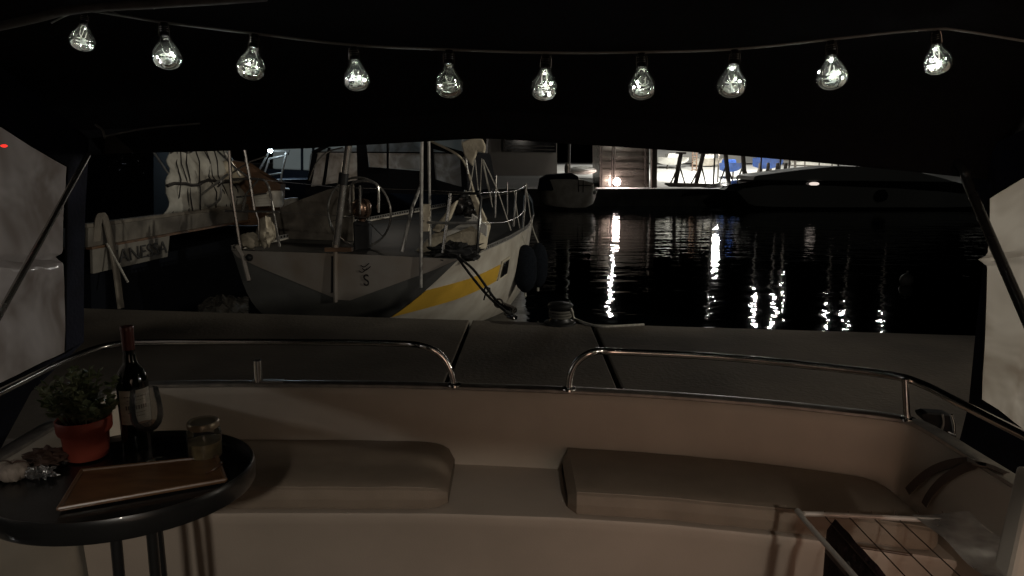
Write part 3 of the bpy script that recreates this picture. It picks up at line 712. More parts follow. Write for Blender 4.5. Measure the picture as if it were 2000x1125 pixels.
fv = Vector((math.sin(HD), math.cos(HD), 0)); sv = Vector((math.cos(HD), -math.sin(HD), 0))
def S(s, f, z): return O + sv * s + fv * f + Vector((0, 0, z))
def SB(px, py, f):
    d = ray(px, py); p0 = O + fv * f; t = (p0 - CP).dot(fv) / d.dot(fv); return CP + d * t
cl = G(1000, 614, .93)
c0_ = S(1.62, -.02, 1.43)
b = MB(); b.tube(cat_rom([c0_, SB(925, 545, -.3), SB(955, 580, -.5), G(985, 606, 1.0), cl + Vector((-.02, 0, .02))], 6), .016, 8)
tag(b.build('mooring_line', 'rope_b', smooth=True), 'lower slack black mooring line from the sailing boat corner to the pier', 'mooring line', 'black stern lines of the sailing boat')
b = MB(); b.tube(cat_rom([c0_ + Vector((0, 0, .01)), SB(925, 527, -.25), SB(953, 565, -.45), SB(968, 585, -.55), cl], 6), .016, 8)
b.tube([SB(945, 570, -.42), SB(948, 560, -.42), SB(956, 563, -.42), SB(958, 578, -.42)], .012, 8)
b.tube([SB(956, 566, -.44), SB(948, 575, -.44), SB(945, 586, -.44)], .010, 8)
tag(b.build('mooring_line', 'rope_b', smooth=True), 'upper taut black mooring line with a knot, sailing boat corner to pier', 'mooring line', 'black stern lines of the sailing boat')
sn = thing('mooring_shackle', 'steel shackle and dark spring where the black lines meet the pier', 'shackle', cl)
b = MB(); b.tube([SB(974 + 8 * math.cos(a), 592 + 8 * math.sin(a), -.6) for a in [6.283 * i / 14 for i in range(14)]], .012, 6, closed=True); b.build('ring', 'rust', sn, smooth=True)
b = MB(); pa, pc_ = SB(982, 597, -.7), cl + Vector((.03, 0, .04))
hel = []
ax = (pc_ - pa); t_ = ax.normalized(); u_ = t_.cross(Vector((0, 0, 1))).normalized(); v_ = t_.cross(u_)
for i in range(60): a = i * .75; hel.append(pa + ax * (i / 59) + (u_ * math.cos(a) + v_ * math.sin(a)) * .035)
b.tube(hel, .011, 6); b.build('spring', 'rust', sn, smooth=True)
b = MB(); b.tube(cat_rom([G(985, 612, .95), G(995, 616, .93), G(1008, 619, .92), G(1003, 622, .92), G(990, 618, .94)], 4), .018, 8); b.build('hook', 'steel', sn, smooth=True)

# ================================================================== SAILING BOAT
sb = thing('sailing_boat', 'white sailing yacht with yellow stripe, stern tied to the pier', 'sailing boat', S(0, 3, 0))
ST = [(0, [(0, .22), (.62, .55), (1.18, .97), (1.65, 1.40)]), (.8, [(0, .0), (.80, .32), (1.42, .85), (1.72, 1.40)]), (2, [(0, -.25), (1.05, .02), (1.60, .70), (1.74, 1.42)]),
      (3.4, [(0, -.4), (1.15, -.15), (1.58, .62), (1.69, 1.46)]), (5.2, [(0, -.4), (1.0, -.15), (1.22, .62), (1.38, 1.53)]), (7.6, [(0, -.3), (.5, -.1), (.62, .65), (.78, 1.66)]), (9.8, [(0, .2), (.02, .5), (.04, 1.0), (.06, 1.85)])]
def hullp(f, v, ST=ST):
    for (f0, a), (f1, c) in zip(ST, ST[1:]):
        if f <= f1: break
    t = max(0, min(1, (f - f0) / (f1 - f0))); sec = [((1-t)*p[0]+t*q[0], (1-t)*p[1]+t*q[1]) for p, q in zip(a, c)]
    P4 = cat_rom([Vector((p[0], p[1], 0)) for p in sec], 5); k = v * (len(P4) - 1); i = min(int(k), len(P4) - 2); g = k - i
    q = P4[i].lerp(P4[i+1], g); return q.x, q.y
STP = [(0, [(0, .22), (.95, .40), (1.40, .70), (1.65, 1.40)]), (.8, [(0, .0), (1.05, .18), (1.52, .62), (1.72, 1.40)])] + ST[2:]
def hp(s_, f, v, off=0):
    x, z = hullp(f, v, ST if s_ > 0 else STP); return S(s_ * (x + off), f, z)
b = MB()
for s_ in (1, -1): b.grid(40, 15, lambda u, v: hp(s_, u * 9.8, v))
b.build('hull', 'white2', sb, smooth=True)
def vz(f, z):  # v for a height
    lo, hi = 0, 1
    for _ in range(24):
        m_ = (lo + hi) / 2
        if hullp(f, m_)[1] < z: lo = m_
        else: hi = m_
    return lo
# transom, dark grey with a paler V panel
tp = [hp(-1, -.004, v/15) for v in range(15, -1, -1)] + [hp(1, -.004, v/15) for v in range(1, 16)]
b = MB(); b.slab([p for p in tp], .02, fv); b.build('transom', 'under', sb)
vt = [S(-1.64, -.012, 1.395), S(-1.56, -.012, 1.31), S(-1.2, -.012, 1.17), S(-.05, -.012, .79), S(.12, -.012, .79), S(1.3, -.012, 1.24), S(1.64, -.012, 1.395), S(.8, -.03, 1.405), S(0, -.03, 1.41), S(-.8, -.03, 1.405)]
b = MB(); b.slab(vt, .006, -fv); b.build('transom_panel', 'transom', sb)
vs, fs = text_mesh('S', .22, .003)
em = MB(); c = SB(716, 548, -.03)
tf = lambda v: c + sv * v.x * .9 + Vector((0, 0, 1)) * (v.y) + fv * (-.012 - v.z)
em.add([tf(v) for v in vs], fs)
for dx, dz in ((-.05, .13), (.0, .16), (-.02, .20)):
    em.tube(cat_rom([c + sv * (dx - .05) + Vector((0, 0, dz)) - fv * .012, c + sv * dx + Vector((0, 0, dz - .02)) - fv * .014, c + sv * (dx + .07) + Vector((0, 0, dz + .03)) - fv * .012]), .006, 6)
em.build('emblem', 'ink', sb)
# yellow stripe on the starboard topside
b = MB()
def fn(u, v):
    f = .0 + u * 1.75; z0 = .60 + .22 * u; z1 = .98 + .10 * u
    if u < .02: f = -.01
    z = z0 + (z1 - z0) * v; x, zz = hullp(f, vz(f, z)); return S(x + .008, f, zz - .004)
b.grid(20, 4, fn); b.build('hull_stripe', 'yellow', sb, smooth=True)
# toe rail with slots
for s_ in (1, -1):
    b = MB()
    for i in range(35):
        a, c = hp(s_, i * .25, 1), hp(s_, (i + 1) * .25, 1)
        for z0, z1 in ((0, .012), (.048, .062)): b.slab([a + Vector((0, 0, z0)), c + Vector((0, 0, z0)), c + Vector((0, 0, z1)), a + Vector((0, 0, z1))], .012, sv * s_)
        for k in range(3):
            p = a.lerp(c, k / 3); q2 = a.lerp(c, k / 3 + .12); b.slab([p + Vector((0, 0, .012)), q2 + Vector((0, 0, .012)), q2 + Vector((0, 0, .048)), p + Vector((0, 0, .048))], .012, sv * s_)
    b.build('toe_rail', 'steel_dull', sb)
# deck
b = MB(); b.grid(30, 1, lambda u, v: S((1 if v else -1) * hullp(u * 9.8, 1)[0] * .995, u * 9.8, hullp(u * 9.8, 1)[1] - .02)); b.build('deck', mat('yacht_deck', (.026, .023, .019), .7, var=.3, scale=3), sb)
# hull window
wf = 1.95
b = MB(); q = lambda f, z, o: S(hullp(f, vz(f, z))[0] + o, f, z)
b.slab([q(1.78, .82, .012), q(2.12, .86, .012), q(2.12, 1.15, .012), q(1.78, 1.12, .012)], .014, sv); wn = b.build('window', 'cream', sb)
b = MB(); b.slab([q(1.83, .86, .028), q(2.08, .89, .028), q(2.08, 1.11, .028), q(1.83, 1.09, .028)], .006, sv); b.build('pane', 'darkglass', wn)
def T(name, pts, r, m='steel_dull', cr=False, n=8, parent=sb):
    b = MB(); b.tube(cat_rom(pts, 5) if cr else pts, r, n); return b.build(name, m, parent, smooth=True)
# rudder slit and stock
T('rudder_stock', [SB(655, 478, -.05), SB(655, 590, -.05)], .028, 'transom'); b = MB(); b.slab([SB(649, 500, -.04), SB(652, 500, -.04), SB(652, 570, -.04), SB(648, 572, -.04)], .03, -fv); b.build('rudder_head', 'ink', sb)
b = MB(); b.box(SB(662, 487, -.03), (.35, .10, .05)); b.build('hinge_bracket', 'wood', sb)
# stern post (wind generator pole) with collar
T('stern_pole', [SB(683, 268, 0), SB(672, 345, 0), SB(655, 486, 0)], .045, 'bsteel', n=14)
b = MB(); b.tube([SB(672, 338, 0), SB(669, 360, 0)], .062, 14); b.build('pole_collar', 'black', sb, smooth=True)
# gantry / pushpit port quarter
for pts, r in ((((447, 285), (452, 370), (470, 487)), .024), (((476, 285), (487, 345), (497, 410)), .021), (((425, 295), (462, 330), (492, 350)), .014),
               (((455, 350), (505, 350), (521, 358), (530, 390), (546, 482)), .017), (((440, 412), (545, 414)), .016), (((462, 385), (520, 378)), .012), (((505, 350), (480, 380), (474, 410)), .014),
               (((450, 340), (490, 315), (520, 305)), .012), (((466, 352), (440, 352), (425, 365)), .012), (((500, 415), (505, 430), (505, 468)), .012)):
    T('gantry_tube', [SB(x, y, .05) for x, y in pts], r, 'bsteel', cr=len(pts) > 3)
light('tent_fill', 'POINT', SB(760, 340, 3.4), 7, (1, .86, .70), .05)  # added light inside the tent, brightens its windows and the compass
T('boarding_pole', [SB(462, 480, -.06), SB(474, 500, -.06), SB(486, 548, -.06)], .030, 'transom')
b = MB(); b.ball(SB(487, 503, -.05), .05, 8); b.build('stern_cleat', 'black', sb, smooth=True)
# lifelines
T('lifeline', [SB(520, 352, .1), SB(660, 366, .3), SB(820, 371, .3), SB(937, 377, .0)], .004, 'bsteel')
T('lifeline', [SB(545, 414, .05), SB(700, 424, .05), SB(830, 431, 0)], .004, 'bsteel')
T('lifeline', cat_rom([SB(937, 377, 0), SB(985, 375, 1.2), SB(1010, 371, 2.2), SB(1028, 362, 3)], 4), .0055, 'bsteel')
T('lifeline', cat_rom([SB(925, 436, 0), SB(985, 434, 1.2), SB(1010, 424, 2.2), SB(1026, 410, 3)], 4), .005, 'bsteel')
# starboard pushpit
T('pushpit', [SB(842, 377, .3), SB(935, 378, .0), SB(940, 384, 0), SB(932, 490, 0)], .018, 'dark_steel')
T('pushpit', [SB(825, 434, .1), SB(880, 436, 0), SB(934, 435, 0)], .018, 'steel_dull')
T('pushpit', [SB(880, 378, .1), SB(864, 500, .0)], .022, 'bsteel')
T('pushpit', [SB(822, 362, .5), SB(805, 405, .2), SB(785, 492, 0)], .024, 'steel_dull')
for (x0_, y0_, x1_, y1_, f, r) in ((1008, 374, 1003, 442, 2.3, .016), (1028, 358, 1021, 449, 3.0, .020), (969, 342, 967, 425, 3.2, .018), (991, 356, 991, 420, 3.6, .012)):
    T('stanchion', [SB(x0_, y0_, f), SB(x1_, y1_, f)], r, 'bsteel')
# flag pole / davits
T('ensign_staff', [SB(824, 275, -.05), SB(823, 400, -.05), SB(822, 562, -.05)], .022, 'steel_dull'); T('ensign_staff', [SB(838, 275, .2), SB(840, 480, .2)], .018, 'steel_dull')
b = MB(); b.box(SB(831, 411, .1), (.12, .08, .16)); b.box(SB(831, 435, .1), (.10, .08, .22)); b.build('outboard_bracket', 'cream', sb, bevel=.01)
# steering wheel and binnacle
wc = SB(701, 415, .8); rw = .49
wheel = MB(); wheel.tube([wc + sv * rw * math.cos(a) + Vector((0, 0, rw * math.sin(a))) for a in [6.283 * i / 40 for i in range(40)]], .016, 8, closed=True)
wh = wheel.build('steering_wheel', 'bsteel', sb, smooth=True)
b = MB()
for i in range(6): a = i * 1.047 + .3; b.bar(wc, wc + sv * rw * math.cos(a) + Vector((0, 0, rw * math.sin(a))), .006)
b.build('spoke', 'dark_steel', wh)
T('binnacle_guard', cat_rom([SB(684, 415, .7), SB(683, 370, .7), SB(690, 357, .7), SB(712, 353, .7), SB(733, 358, .7), SB(739, 372, .7), SB(739, 415, .7)], 4), .020, 'bsteel')
T('binnacle_guard', [SB(703, 362, .66), SB(703, 418, .66)], .018, 'bsteel')
cpb = SB(707, 420, .78); b = MB(); b.lathe([(.03, -.5), (.05, -.06), (.10, -.03), (.13, .02), (.135, .08), (.13, .16), (.10, .21), (.05, .23), (0, .235)], cpb, 24); b.build('compass', 'copper', sb, smooth=True)
b = MB(); b.box(cpb + Vector((0, 0, -.36)), (.22, .22, .55)); b.build('pedestal', 'black', sb, bevel=.02)
# weather cloth on the port side
b = MB(); poly = [(492, 482), (500, 447), (520, 420), (570, 396), (640, 370), (690, 360), (690, 480)]
b.slab([SB(x, y, 1.5) for x, y in poly], .05, fv); b.build('weather_cloth', 'weather', sb, bevel=.01)
b = MB(); b.ball(SB(520, 452, .2), .20, 10, sx=.55, sy=.5, sz=1.0, wob=.25, seed=3); b.ball(SB(488, 470, .2), .14, 10, sx=1, sy=.6, sz=.8, wob=.2, seed=5); b.build('sail_bag', 'cream', sb, smooth=True)
# cockpit well (dark)
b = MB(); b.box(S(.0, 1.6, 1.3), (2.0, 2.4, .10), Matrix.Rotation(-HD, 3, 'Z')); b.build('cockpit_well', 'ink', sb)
# cockpit tent
TF = 2.3
def quad(pts, f): return [SB(x, y, f) for x, y in pts]
b = MB()
for pts in (((596, 368), (606, 368), (620, 300), (612, 300)), ((612, 302), (640, 288), (640, 280), (608, 296)), ((628, 368), (634, 368), (645, 288), (640, 288)),
            ((698, 352), (722, 352), (712, 262), (696, 262)), ((720, 326), (820, 334), (820, 380), (720, 375)), ((820, 262), (842, 262), (853, 375), (820, 378)),
            ((842, 350), (905, 366), (905, 376), (842, 376)), ((596, 366), (700, 352), (720, 352), (720, 378), (596, 380)), ((842, 290), (905, 306), (903, 296), (842, 278)), ((898, 300), (907, 300), (912, 372), (902, 370)),
            ((755, 262), (758, 262), (758, 330), (755, 330))):
    b.slab(quad(pts, TF), .03, fv)
tent = b.build('cockpit_tent', 'canvas', sb)
for nm, pts in (('tent_window', ((606, 300), (640, 290), (630, 368), (600, 368))), ('tent_window', ((644, 290), (700, 288), (700, 352), (634, 360))), ('tent_window', ((712, 262), (756, 262), (756, 328), (722, 326))),
                ('tent_window', ((758, 262), (822, 262), (822, 332), (758, 329))), ('tent_window', ((842, 290), (898, 306), (904, 366), (850, 350)))):
    b = MB(); b.slab(quad(pts, TF + .01), .004, fv); b.build(nm, 'tent', tent)
# tent sides and roof going forward
b = MB(); tl0, tr0 = SB(610, 298, TF), SB(905, 300, TF); bl0, br0 = SB(598, 370, TF), SB(912, 374, TF)
b.slab([tl0, bl0, bl0 + fv * 1.6, tl0 + fv * 1.4], .02); b.slab([tl0, tr0, tr0 + fv * 1.4, tl0 + fv * 1.4], .02); b.slab([tr0, br0, br0 + fv * 1.6, tr0 + fv * 1.4], .02); b.build('tent_cover', 'canvas', tent)
T('tent_hoop', cat_rom([SB(604, 352, TF - .1), SB(618, 318, TF - .1), SB(640, 297, TF - .1), SB(670, 288, TF - .1)]), .014, 'bsteel', parent=tent)
T('tent_hoop', cat_rom([SB(842, 276, TF - .1), SB(890, 300, TF - .1), SB(910, 325, TF - .1), SB(925, 375, TF - .1)]), .020, 'cream', parent=tent)
# starboard cockpit coaming and cream mouldings
b = MB(); b.slab([SB(x, y, .5) for x, y in ((806, 492), (845, 455), (880, 448), (925, 430), (945, 440), (938, 470), (935, 495), (880, 503))], .4, fv); b.build('cockpit_coaming', 'cream', sb, bevel=.05)
b = MB(); b.slab([SB(x, y, .42) for x, y in ((842, 450), (868, 418), (880, 400), (893, 390), (878, 428), (855, 455))], .08, fv); b.build('seat_back', 'cream', sb, bevel=.02)
b = MB(); b.slab([SB(x, y, .4) for x, y in ((866, 452), (880, 449), (935, 418), (940, 430), (925, 440), (872, 462))], .05, fv); b.build('coaming_edge', 'white', sb, bevel=.01)
for i in range(9):
    pass
b = MB()
for i in range(8):
    t = i / 8; x_, y_ = 922 + 30 * t, 418 + 24 * t
    b.slab([SB(x_, y_, .3), SB(x_ + 3.0, y_ + 2, .3), SB(x_ + 1.5, y_ + 24, .3), SB(x_ - 2, y_ + 22, .3)], .03, fv)
b.build('slatted_grating', 'white', sb)
b = MB(); b.ball(SB(905, 400, .8), .16, 10, sx=1.1, sy=.8, sz=.9, wob=.3, seed=12, fr=3); b.ball(SB(920, 412, .7), .08, 8, wob=.2); b.build('winch', 'dark_steel', sb, smooth=True)
b = MB(); b.slab([SB(x, y, .6) for x, y in ((915, 375), (924, 372), (950, 430), (938, 438))], .05, fv); b.build('cream_board', 'cream', sb, bevel=.01)
b = MB(); b.ball(SB(890, 492, .15), .26, 14, sx=1.15, sy=.7, sz=.42, wob=.35, seed=21, fr=4); b.build('rope_pile', 'black', sb)
# mast, boom and sail cover
mb_ = S(.1, 5.0, 1.5); T('mast', [mb_, mb_ + Vector((0, 0, 9))], .09, 'white', n=14)
be = SB(935, 282, 1.4)
mt_ = mb_ + Vector((0, 0, be.z - 1.5 + .05)); bm = MB(); bm.tube([be, mt_], .06, 12); bm.build('boom', 'dark_steel', sb, smooth=True)
b = MB(); dn = (mt_ - be)
def sc_(u, v):
    a = R(-150 + 300 * v); p = be + dn * (u * .92) + Vector((0, 0, .03 + .04 * u)); rr_ = .12 * (1 + .2 * u) * (1 + .18 * noise.noise(Vector((u * 9, v * 4, 1))))
    return p + sv * math.sin(a) * rr_ + Vector((0, 0, math.cos(a) * rr_ * 1.1))
b.grid(16, 16, sc_)
b.build('sail_cover', 'cream', sb, smooth=True)
b = MB(); b.slab([SB(x, y, 1.35) for x, y in ((905, 300), (900, 278), (925, 268), (942, 272), (948, 285), (946, 300), (932, 296), (926, 312), (922, 325), (915, 318))], .05, fv); b.build('cover_end', 'cream', sb, bevel=.02)
for x0_, y0_, x1_, y1_ in ((927, 310, 917, 372), (928, 312, 934, 372), (941, 310, 938, 375), (943, 312, 952, 360), (944, 312, 972, 372), (942, 316, 962, 405), (944, 314, 960, 390), (972, 372, 998, 450)):
    T('mainsheet', [SB(x0_, y0_, 1.3), SB(x1_, y1_, 1.2)], .008, 'rope_w', n=6)
T('antenna', cat_rom([SB(905, 312, 1.5), SB(907, 306, 1.5), SB(910, 312, 1.5), SB(914, 340, 1.5)]), .014, 'bsteel')
# fenders
for (x, yt, yb2, f, lb, rk) in ((1026, 478, 572, 3.0, 'nearer large black fender hanging at the side of the sailing boat', .19), (1051, 474, 562, 3.9, 'farther black fender hanging behind the other one', .17)):
    t = SB(x, yt, f); bt = SB(x, yb2, f); t = Vector((bt.x, bt.y, t.z)); Lf = t.z - bt.z
    fe = thing('boat_fender', lb, 'fender', bt, 'black fenders of the sailing boat')
    b = MB(); b.lathe([(0, 0), (rk * .3, .02), (rk * .7, Lf * .12), (rk * .97, Lf * .28), (rk, Lf * .5), (rk * .97, Lf * .72), (rk * .7, Lf * .90), (rk * .25, Lf * .99), (0, Lf)], bt, 24); b.build('body', 'fender', fe, smooth=True)
    b = MB(); b.tube(cat_rom([t, SB(x - 12, 440, f), SB(x - 22, 372, f)], 3), .010, 6); b.tube([bt, bt - Vector((0, 0, .06))], .02, 8); b.build('lanyard', 'rope_w', fe, smooth=True)

# ================================================================== LEFT BOAT WITH NAME
lbt = thing('barge', 'dark hulled boat with a pale name board, left of the sailing yacht', 'boat', (-7, 12, 0))
A, Bp = Vector((-5.86, 9.5, 0)), Vector((-5.35, 14.2, 0)); ldir = (Bp - A).normalized(); lout = Vector((ldir.y, -ldir.x, 0))
def LP(d, o, z): p = A + ldir * d + lout * o; return Vector((p.x, p.y, z))
def bandq(d0, d1, z0, z1, o0, o1, th): return [LP(d0, o0, z0), LP(d1, o0, z0), LP(d1, o1, z1), LP(d0, o1, z1)]
b = MB(); b.slab([LP(0, -.15, -.4), LP(7, -.15, -.4), LP(7, 0, 1.12), LP(0, 0, 1.12)], 2.4, -lout); b.build('hull', 'hull_dark', lbt)
b = MB(); b.slab([LP(-.02, .0, 1.06), LP(1.72, .0, 1.06), LP(1.78, .03, 1.40), LP(-.02, .03, 1.40)], .05, lout); b.build('name_board', mat('board_paint', (.19, .175, .15), .6, var=.12), lbt, bevel=.01)
b = MB(); b.slab([LP(-.04, -.02, 1.43), LP(7, -.02, 1.43), LP(7, .02, 1.70), LP(-.04, .02, 1.70)], .05, lout); b.build('bulwark', 'barge_paint', lbt, bevel=.01)
b = MB(); b.slab([LP(-.05, .06, 1.70), LP(7, .06, 1.70), LP(7, .06, 1.755), LP(-.05, .06, 1.755)], .14, -lout); b.build('cap_rail', 'weather', lbt, bevel=.01)
b = MB(); b.slab([LP(-.02, -.02, 1.40), LP(7, -.02, 1.40), LP(7, -.02, 1.432), LP(-.02, -.02, 1.432)], .09, lout); b.build('rubbing_strake', 'wood', lbt)
b = MB(); b.slab([LP(0, -.1, 1.40), LP(7, -.1, 1.40), LP(7, -2.4, 1.40), LP(0, -2.4, 1.40)], .03, (0, 0, 1)); b.build('deck', 'teak', lbt)
vs, fs = text_mesh('VANESSA', .30, .004); nm = MB()
nm.add([LP(.98 + v.x * 1.12, .085 + v.z, 1.225 + v.y * .95) for v in vs], fs); nm.build('name_lettering', 'name', lbt)
# canvas bundle and ropes on the rail
b = MB()
for k in range(4): b.tube(cat_rom([LP(.08 + .03 * k, .04, 1.5), LP(.10 + .03 * k, .10, 1.83), LP(.22 + .03 * k, .10, 1.80), LP(.28 + .03 * k, .13, 1.2), LP(.30 + .03 * k, .14, .5)]), .02, 6)
b.build('rope_coil', 'weather', lbt, smooth=True)
b = MB(); b.tube([LP(.25, .10, 1.45), LP(.05, .5, .94)], .016, 8); tag(b.build('mooring_line', 'rope_w', smooth=True), 'pale mooring line slanting down from the named boat to the pier', 'mooring line')
# tarpaulin cover, sloping
b = MB()
def tarp(u, v):
    d = 1.7 + 1.7 * v + (3.1 - 1.7 * v) * u; fold = .06 * noise.noise(Vector((d * 3, v * 5, 0))) * 2
    z = 1.74 + 1.75 * v * (.92 + .12 * u); o = .02 - .85 * v ** 1.3 + fold
    return LP(d, o, z)
b.grid(30, 24, tarp); tp_ = b.build('tarpaulin', 'tarp', lbt, smooth=True, sol=.01)
b = MB()
for k in range(9):
    u = .08 + k * .105; pts = [tarp(min(1, u + .05 * math.sin(k * 1.7 + v * .5)), v / 6) + lout * .02 for v in range(7)]; b.tube(pts, .011, 5)
for v in (.28, .62): b.tube([tarp(u / 12, v + .02 * math.sin(u * 1.3)) + lout * .025 for u in range(13)], .03 if v < .5 else .012, 6)
b.build('rope_shadow_lines', 'ink', tp_)  # dark tubes drawn for the rope shadows across the tarpaulin
for pts in (((300, 297), (330, 340)), ((345, 415), (400, 375), (445, 340)), ((440, 300), (470, 345)), ((360, 398), (395, 405), (428, 390), (432, 350))):
    T('rail_tube', [W(x, y, 12.6) for x, y in pts], .022, 'steel_dull', cr=len(pts) > 2, parent=lbt)
# brown wheelhouse end with bright clutter
b = MB(); b.slab([W(x, y, 14.0) for x, y in ((428, 440), (425, 350), (440, 312), (478, 318), (520, 345), (548, 360), (545, 420), (500, 440))], .3, (0, 1, 0)); b.build('wheelhouse', 'wood', lbt)
b = MB(); b.ball(W(444, 330, 13.8), .13, 8, sz=1.3); b.ball(W(450, 348, 13.7), .16, 8, sz=.7, wob=.2); b.ball(W(462, 345, 13.7), .15, 8, sz=.8, wob=.2); b.build('life_jacket', 'cream', lbt, smooth=True)
crt = thing('fish_crate', 'white plastic crate standing on the boat behind the gantry', 'crate', W(512, 400, 13.4))
b = MB()
for k in range(5): b.slab([W(494, 380 + k * 5.2, 13.4), W(530, 378 + k * 5.2, 13.4), W(530, 381 + k * 5.2, 13.4), W(494, 383 + k * 5.2, 13.4)], .25, (0, 1, 0))
b.slab([W(496, 402, 13.42), W(530, 402, 13.42), W(530, 378, 13.42), W(496, 380, 13.42)], .02, (0, 1, 0)); b.build('body', 'white', crt)
b = MB(); b.lathe([(0, -.16), (.12, -.16), (.15, -.1), (.155, .1), (.14, .15), (0, .16)], W(538, 388, 13.6), 20); b.build('bucket', 'white', None, smooth=True); tag(bpy.data.objects['bucket'], 'round white bucket beside the crate, behind the yacht gantry', 'bucket')
light('deck_glow', 'POINT', W(490, 300, 12.6), 5, (1, .85, .65), .1)
# pale crumpled sheet on the water by the stern
b = MB(); 
def deb(u, v): p = G(385 + 100 * u, 572 + 36 * v, .12); p.z = .04 + .16 * noise.noise(Vector((u * 9, v * 3, 2))) * math.sin(math.pi * u) + .08 * math.sin(math.pi * v) * math.sin(math.pi * u); return p
b.grid(24, 12, deb); tag(b.build('pale_sheeting', mat('pale_gloss', (.16, .155, .14), .2, var=.5, scale=6), smooth=True, sol=.01), 'crumpled pale sheeting on the water left of the yacht stern', 'sheeting')

# ================================================================== BOATS FURTHER BACK
gb = thing('gantry_boat', 'dark boat with a tubular gantry and a blue-white lamp behind the yacht', 'boat', W(560, 400, 18))
b = MB(); p0 = W(500, 352, 18); p1 = W(640, 350, 19); b.slab([Vector((p0.x, p0.y, -.3)), Vector((p1.x, p1.y, -.3)), p1, p0], 3, (0, 1, 0)); b.build('hull', 'hull_dark', gb)
for pts in (((500, 345), (526, 295), (565, 295), (562, 302)), ((560, 297), (550, 340), (548, 368)), ((526, 310), (560, 303)), ((508, 345), (552, 338)), ((516, 340), (526, 310)), ((548, 368), (565, 370))):
    b = MB(); b.tube([W(x, y, 17.9) for x, y in pts], .028, 8); b.build('gantry_tube', 'steel_dull', gb, smooth=True)
b = MB(); b.ball(W(528, 294, 17.6), .055, 8); b.build('lamp', 'lamp_blue', gb, smooth=True)
light('gantry_lamp', 'POINT', W(540, 290, 19.5), 160, (.65, .85, 1), .06)
wc_ = thing('cabin_cruiser', 'large pale motor cruiser filling the background behind the yacht tent', 'boat', W(700, 400, 24))
b = MB(); b.slab([W(x, y, 23) for x, y in ((532, 330), (945, 348), (950, 240), (532, 240))], 2.5, (0, 1, 0)); b.build('superstructure', 'beige', wc_, bevel=.05)
b = MB(); b.slab([W(x, y, 22.8) for x, y in ((520, 330), (960, 350), (960, 420), (520, 420))], 3.2, (0, 1, 0)); b.build('hull', 'hull_dark', wc_)
for x in (588, 610, 740): b = MB(); b.slab([W(x, 240, 22.95), W(x + 4, 240, 22.95), W(x + 4, 334, 22.95), W(x, 334, 22.95)], .04, (0, -1, 0)); b.build('panel_seam', 'hull_dark', wc_)
# far left dark cabin with glints
dk = thing('dark_launch', 'almost black launch with glinting window at the far left', 'boat', W(240, 420, 15))
b = MB(); b.slab([W(x, y, 15) for x, y in ((120, 470), (300, 440), (300, 250), (120, 250))], 1.5, (0, 1, 0)); b.build('cabin', 'hull_dark', dk)
b = MB(); b.grid(10, 8, lambda u, v: W(210 + 72 * u, 298 + 62 * v * (1 - .3 * abs(u - .5)), 14.9 + .10 * noise.noise(Vector((u * 5, v * 5, 0))))); b.build('window', 'darkglass', dk, smooth=True)
b = MB()
for x, y in ((228, 315), (213, 325), (270, 315), (280, 338), (262, 344)): b.ball(W(x, y, 14.8), .018, 5)
b.build('glint_bead', 'steel', dk, smooth=True)  # small steel beads added as the glints
# harbour building
hb = thing('harbour_building', 'beige harbour building with a wide dark window behind the boats', 'building', W(1015, 345, 52))
b = MB(); b.slab([W(x, y, 52) for x, y in ((940, 347), (1088, 347), (1088, 236), (940, 236))], 8, (0, 1, 0)); b.build('wall', mat('building_wall', (.13, .115, .10), .85, var=.1, scale=.6), hb)
b = MB(); b.slab([W(x, y, 51.9) for x, y in ((984, 296), (1086, 298), (1086, 250), (984, 250))], .06, (0, -1, 0)); wn = b.build('window', 'darkglass', hb)
b = MB()
for y in (272, 284, 291): b.slab([W(988, y, 51.8), W(1083, y + 1, 51.8), W(1083, y + 2.5, 51.8), W(988, y + 1.5, 51.8)], .05, (0, -1, 0))
b.slab([W(983, 250, 51.8), W(987, 250, 51.8), W(987, 296, 51.8), W(983, 296, 51.8)], .08, (0, -1, 0)); b.build('frame', 'rust', wn)
# small yacht seen from astern
sy = thing('small_yacht', 'small moored yacht with white hull and dark tent beneath the mast', 'sailing boat', W(1110, 405, 37))
b = MB()
SY = 37.0
secs = [((1056, 392), (1056, 352)), ((1066, 400), (1064, 352)), ((1090, 404), (1085, 350)), ((1120, 406), (1112, 350)), ((1145, 405), (1140, 352)), ((1158, 398), (1158, 358)), ((1164, 384), (1163, 366))]
def syf(u, v):
    k = u * (len(secs) - 1); i = min(int(k), len(secs) - 2); f = k - i
    a = Vector(secs[i][0]).lerp(Vector(secs[i+1][0]), f); c = Vector(secs[i][1]).lerp(Vector(secs[i+1][1]), f); q = a.lerp(c, v)
    return W(q.x, q.y, SY + 1.6 * abs(u - .55) ** 2 * (2 - v) * 2)
b.grid(24, 8, syf); b.grid(24, 1, lambda u, v: syf(u, 1) + Vector((0, 3.5 * v, 0))); b.build('hull', 'white2', sy, smooth=True)
b = MB(); b.slab([W(x, y, SY + .3) for x, y in ((1052, 372), (1130, 372), (1130, 345), (1118, 338), (1070, 342), (1056, 350))], 2, (0, 1, 0)); b.build('cockpit_tent', 'navy', sy, bevel=.05)
b = MB(); b.tube([W(1112, 230, SY + 2), W(1111, 350, SY + 2)], .09, 10); b.build('mast', 'steel_dull', sy, smooth=True)
b = MB(); b.ball(W(1107, 330, SY + 1.5), .25, 8, sx=.5, sz=1.3, wob=.2); b.build('sail_cover', 'cream', sy, smooth=True)
for pts in (((1130, 375), (1130, 349), (1160, 349), (1161, 368)), ((1130, 362), (1160, 362)), ((1139, 352), (1139, 376))):
    b = MB(); b.tube([W(x, y, SY - .05) for x, y in pts], .022, 6); b.build('stern_rail', 'steel', sy, smooth=True)
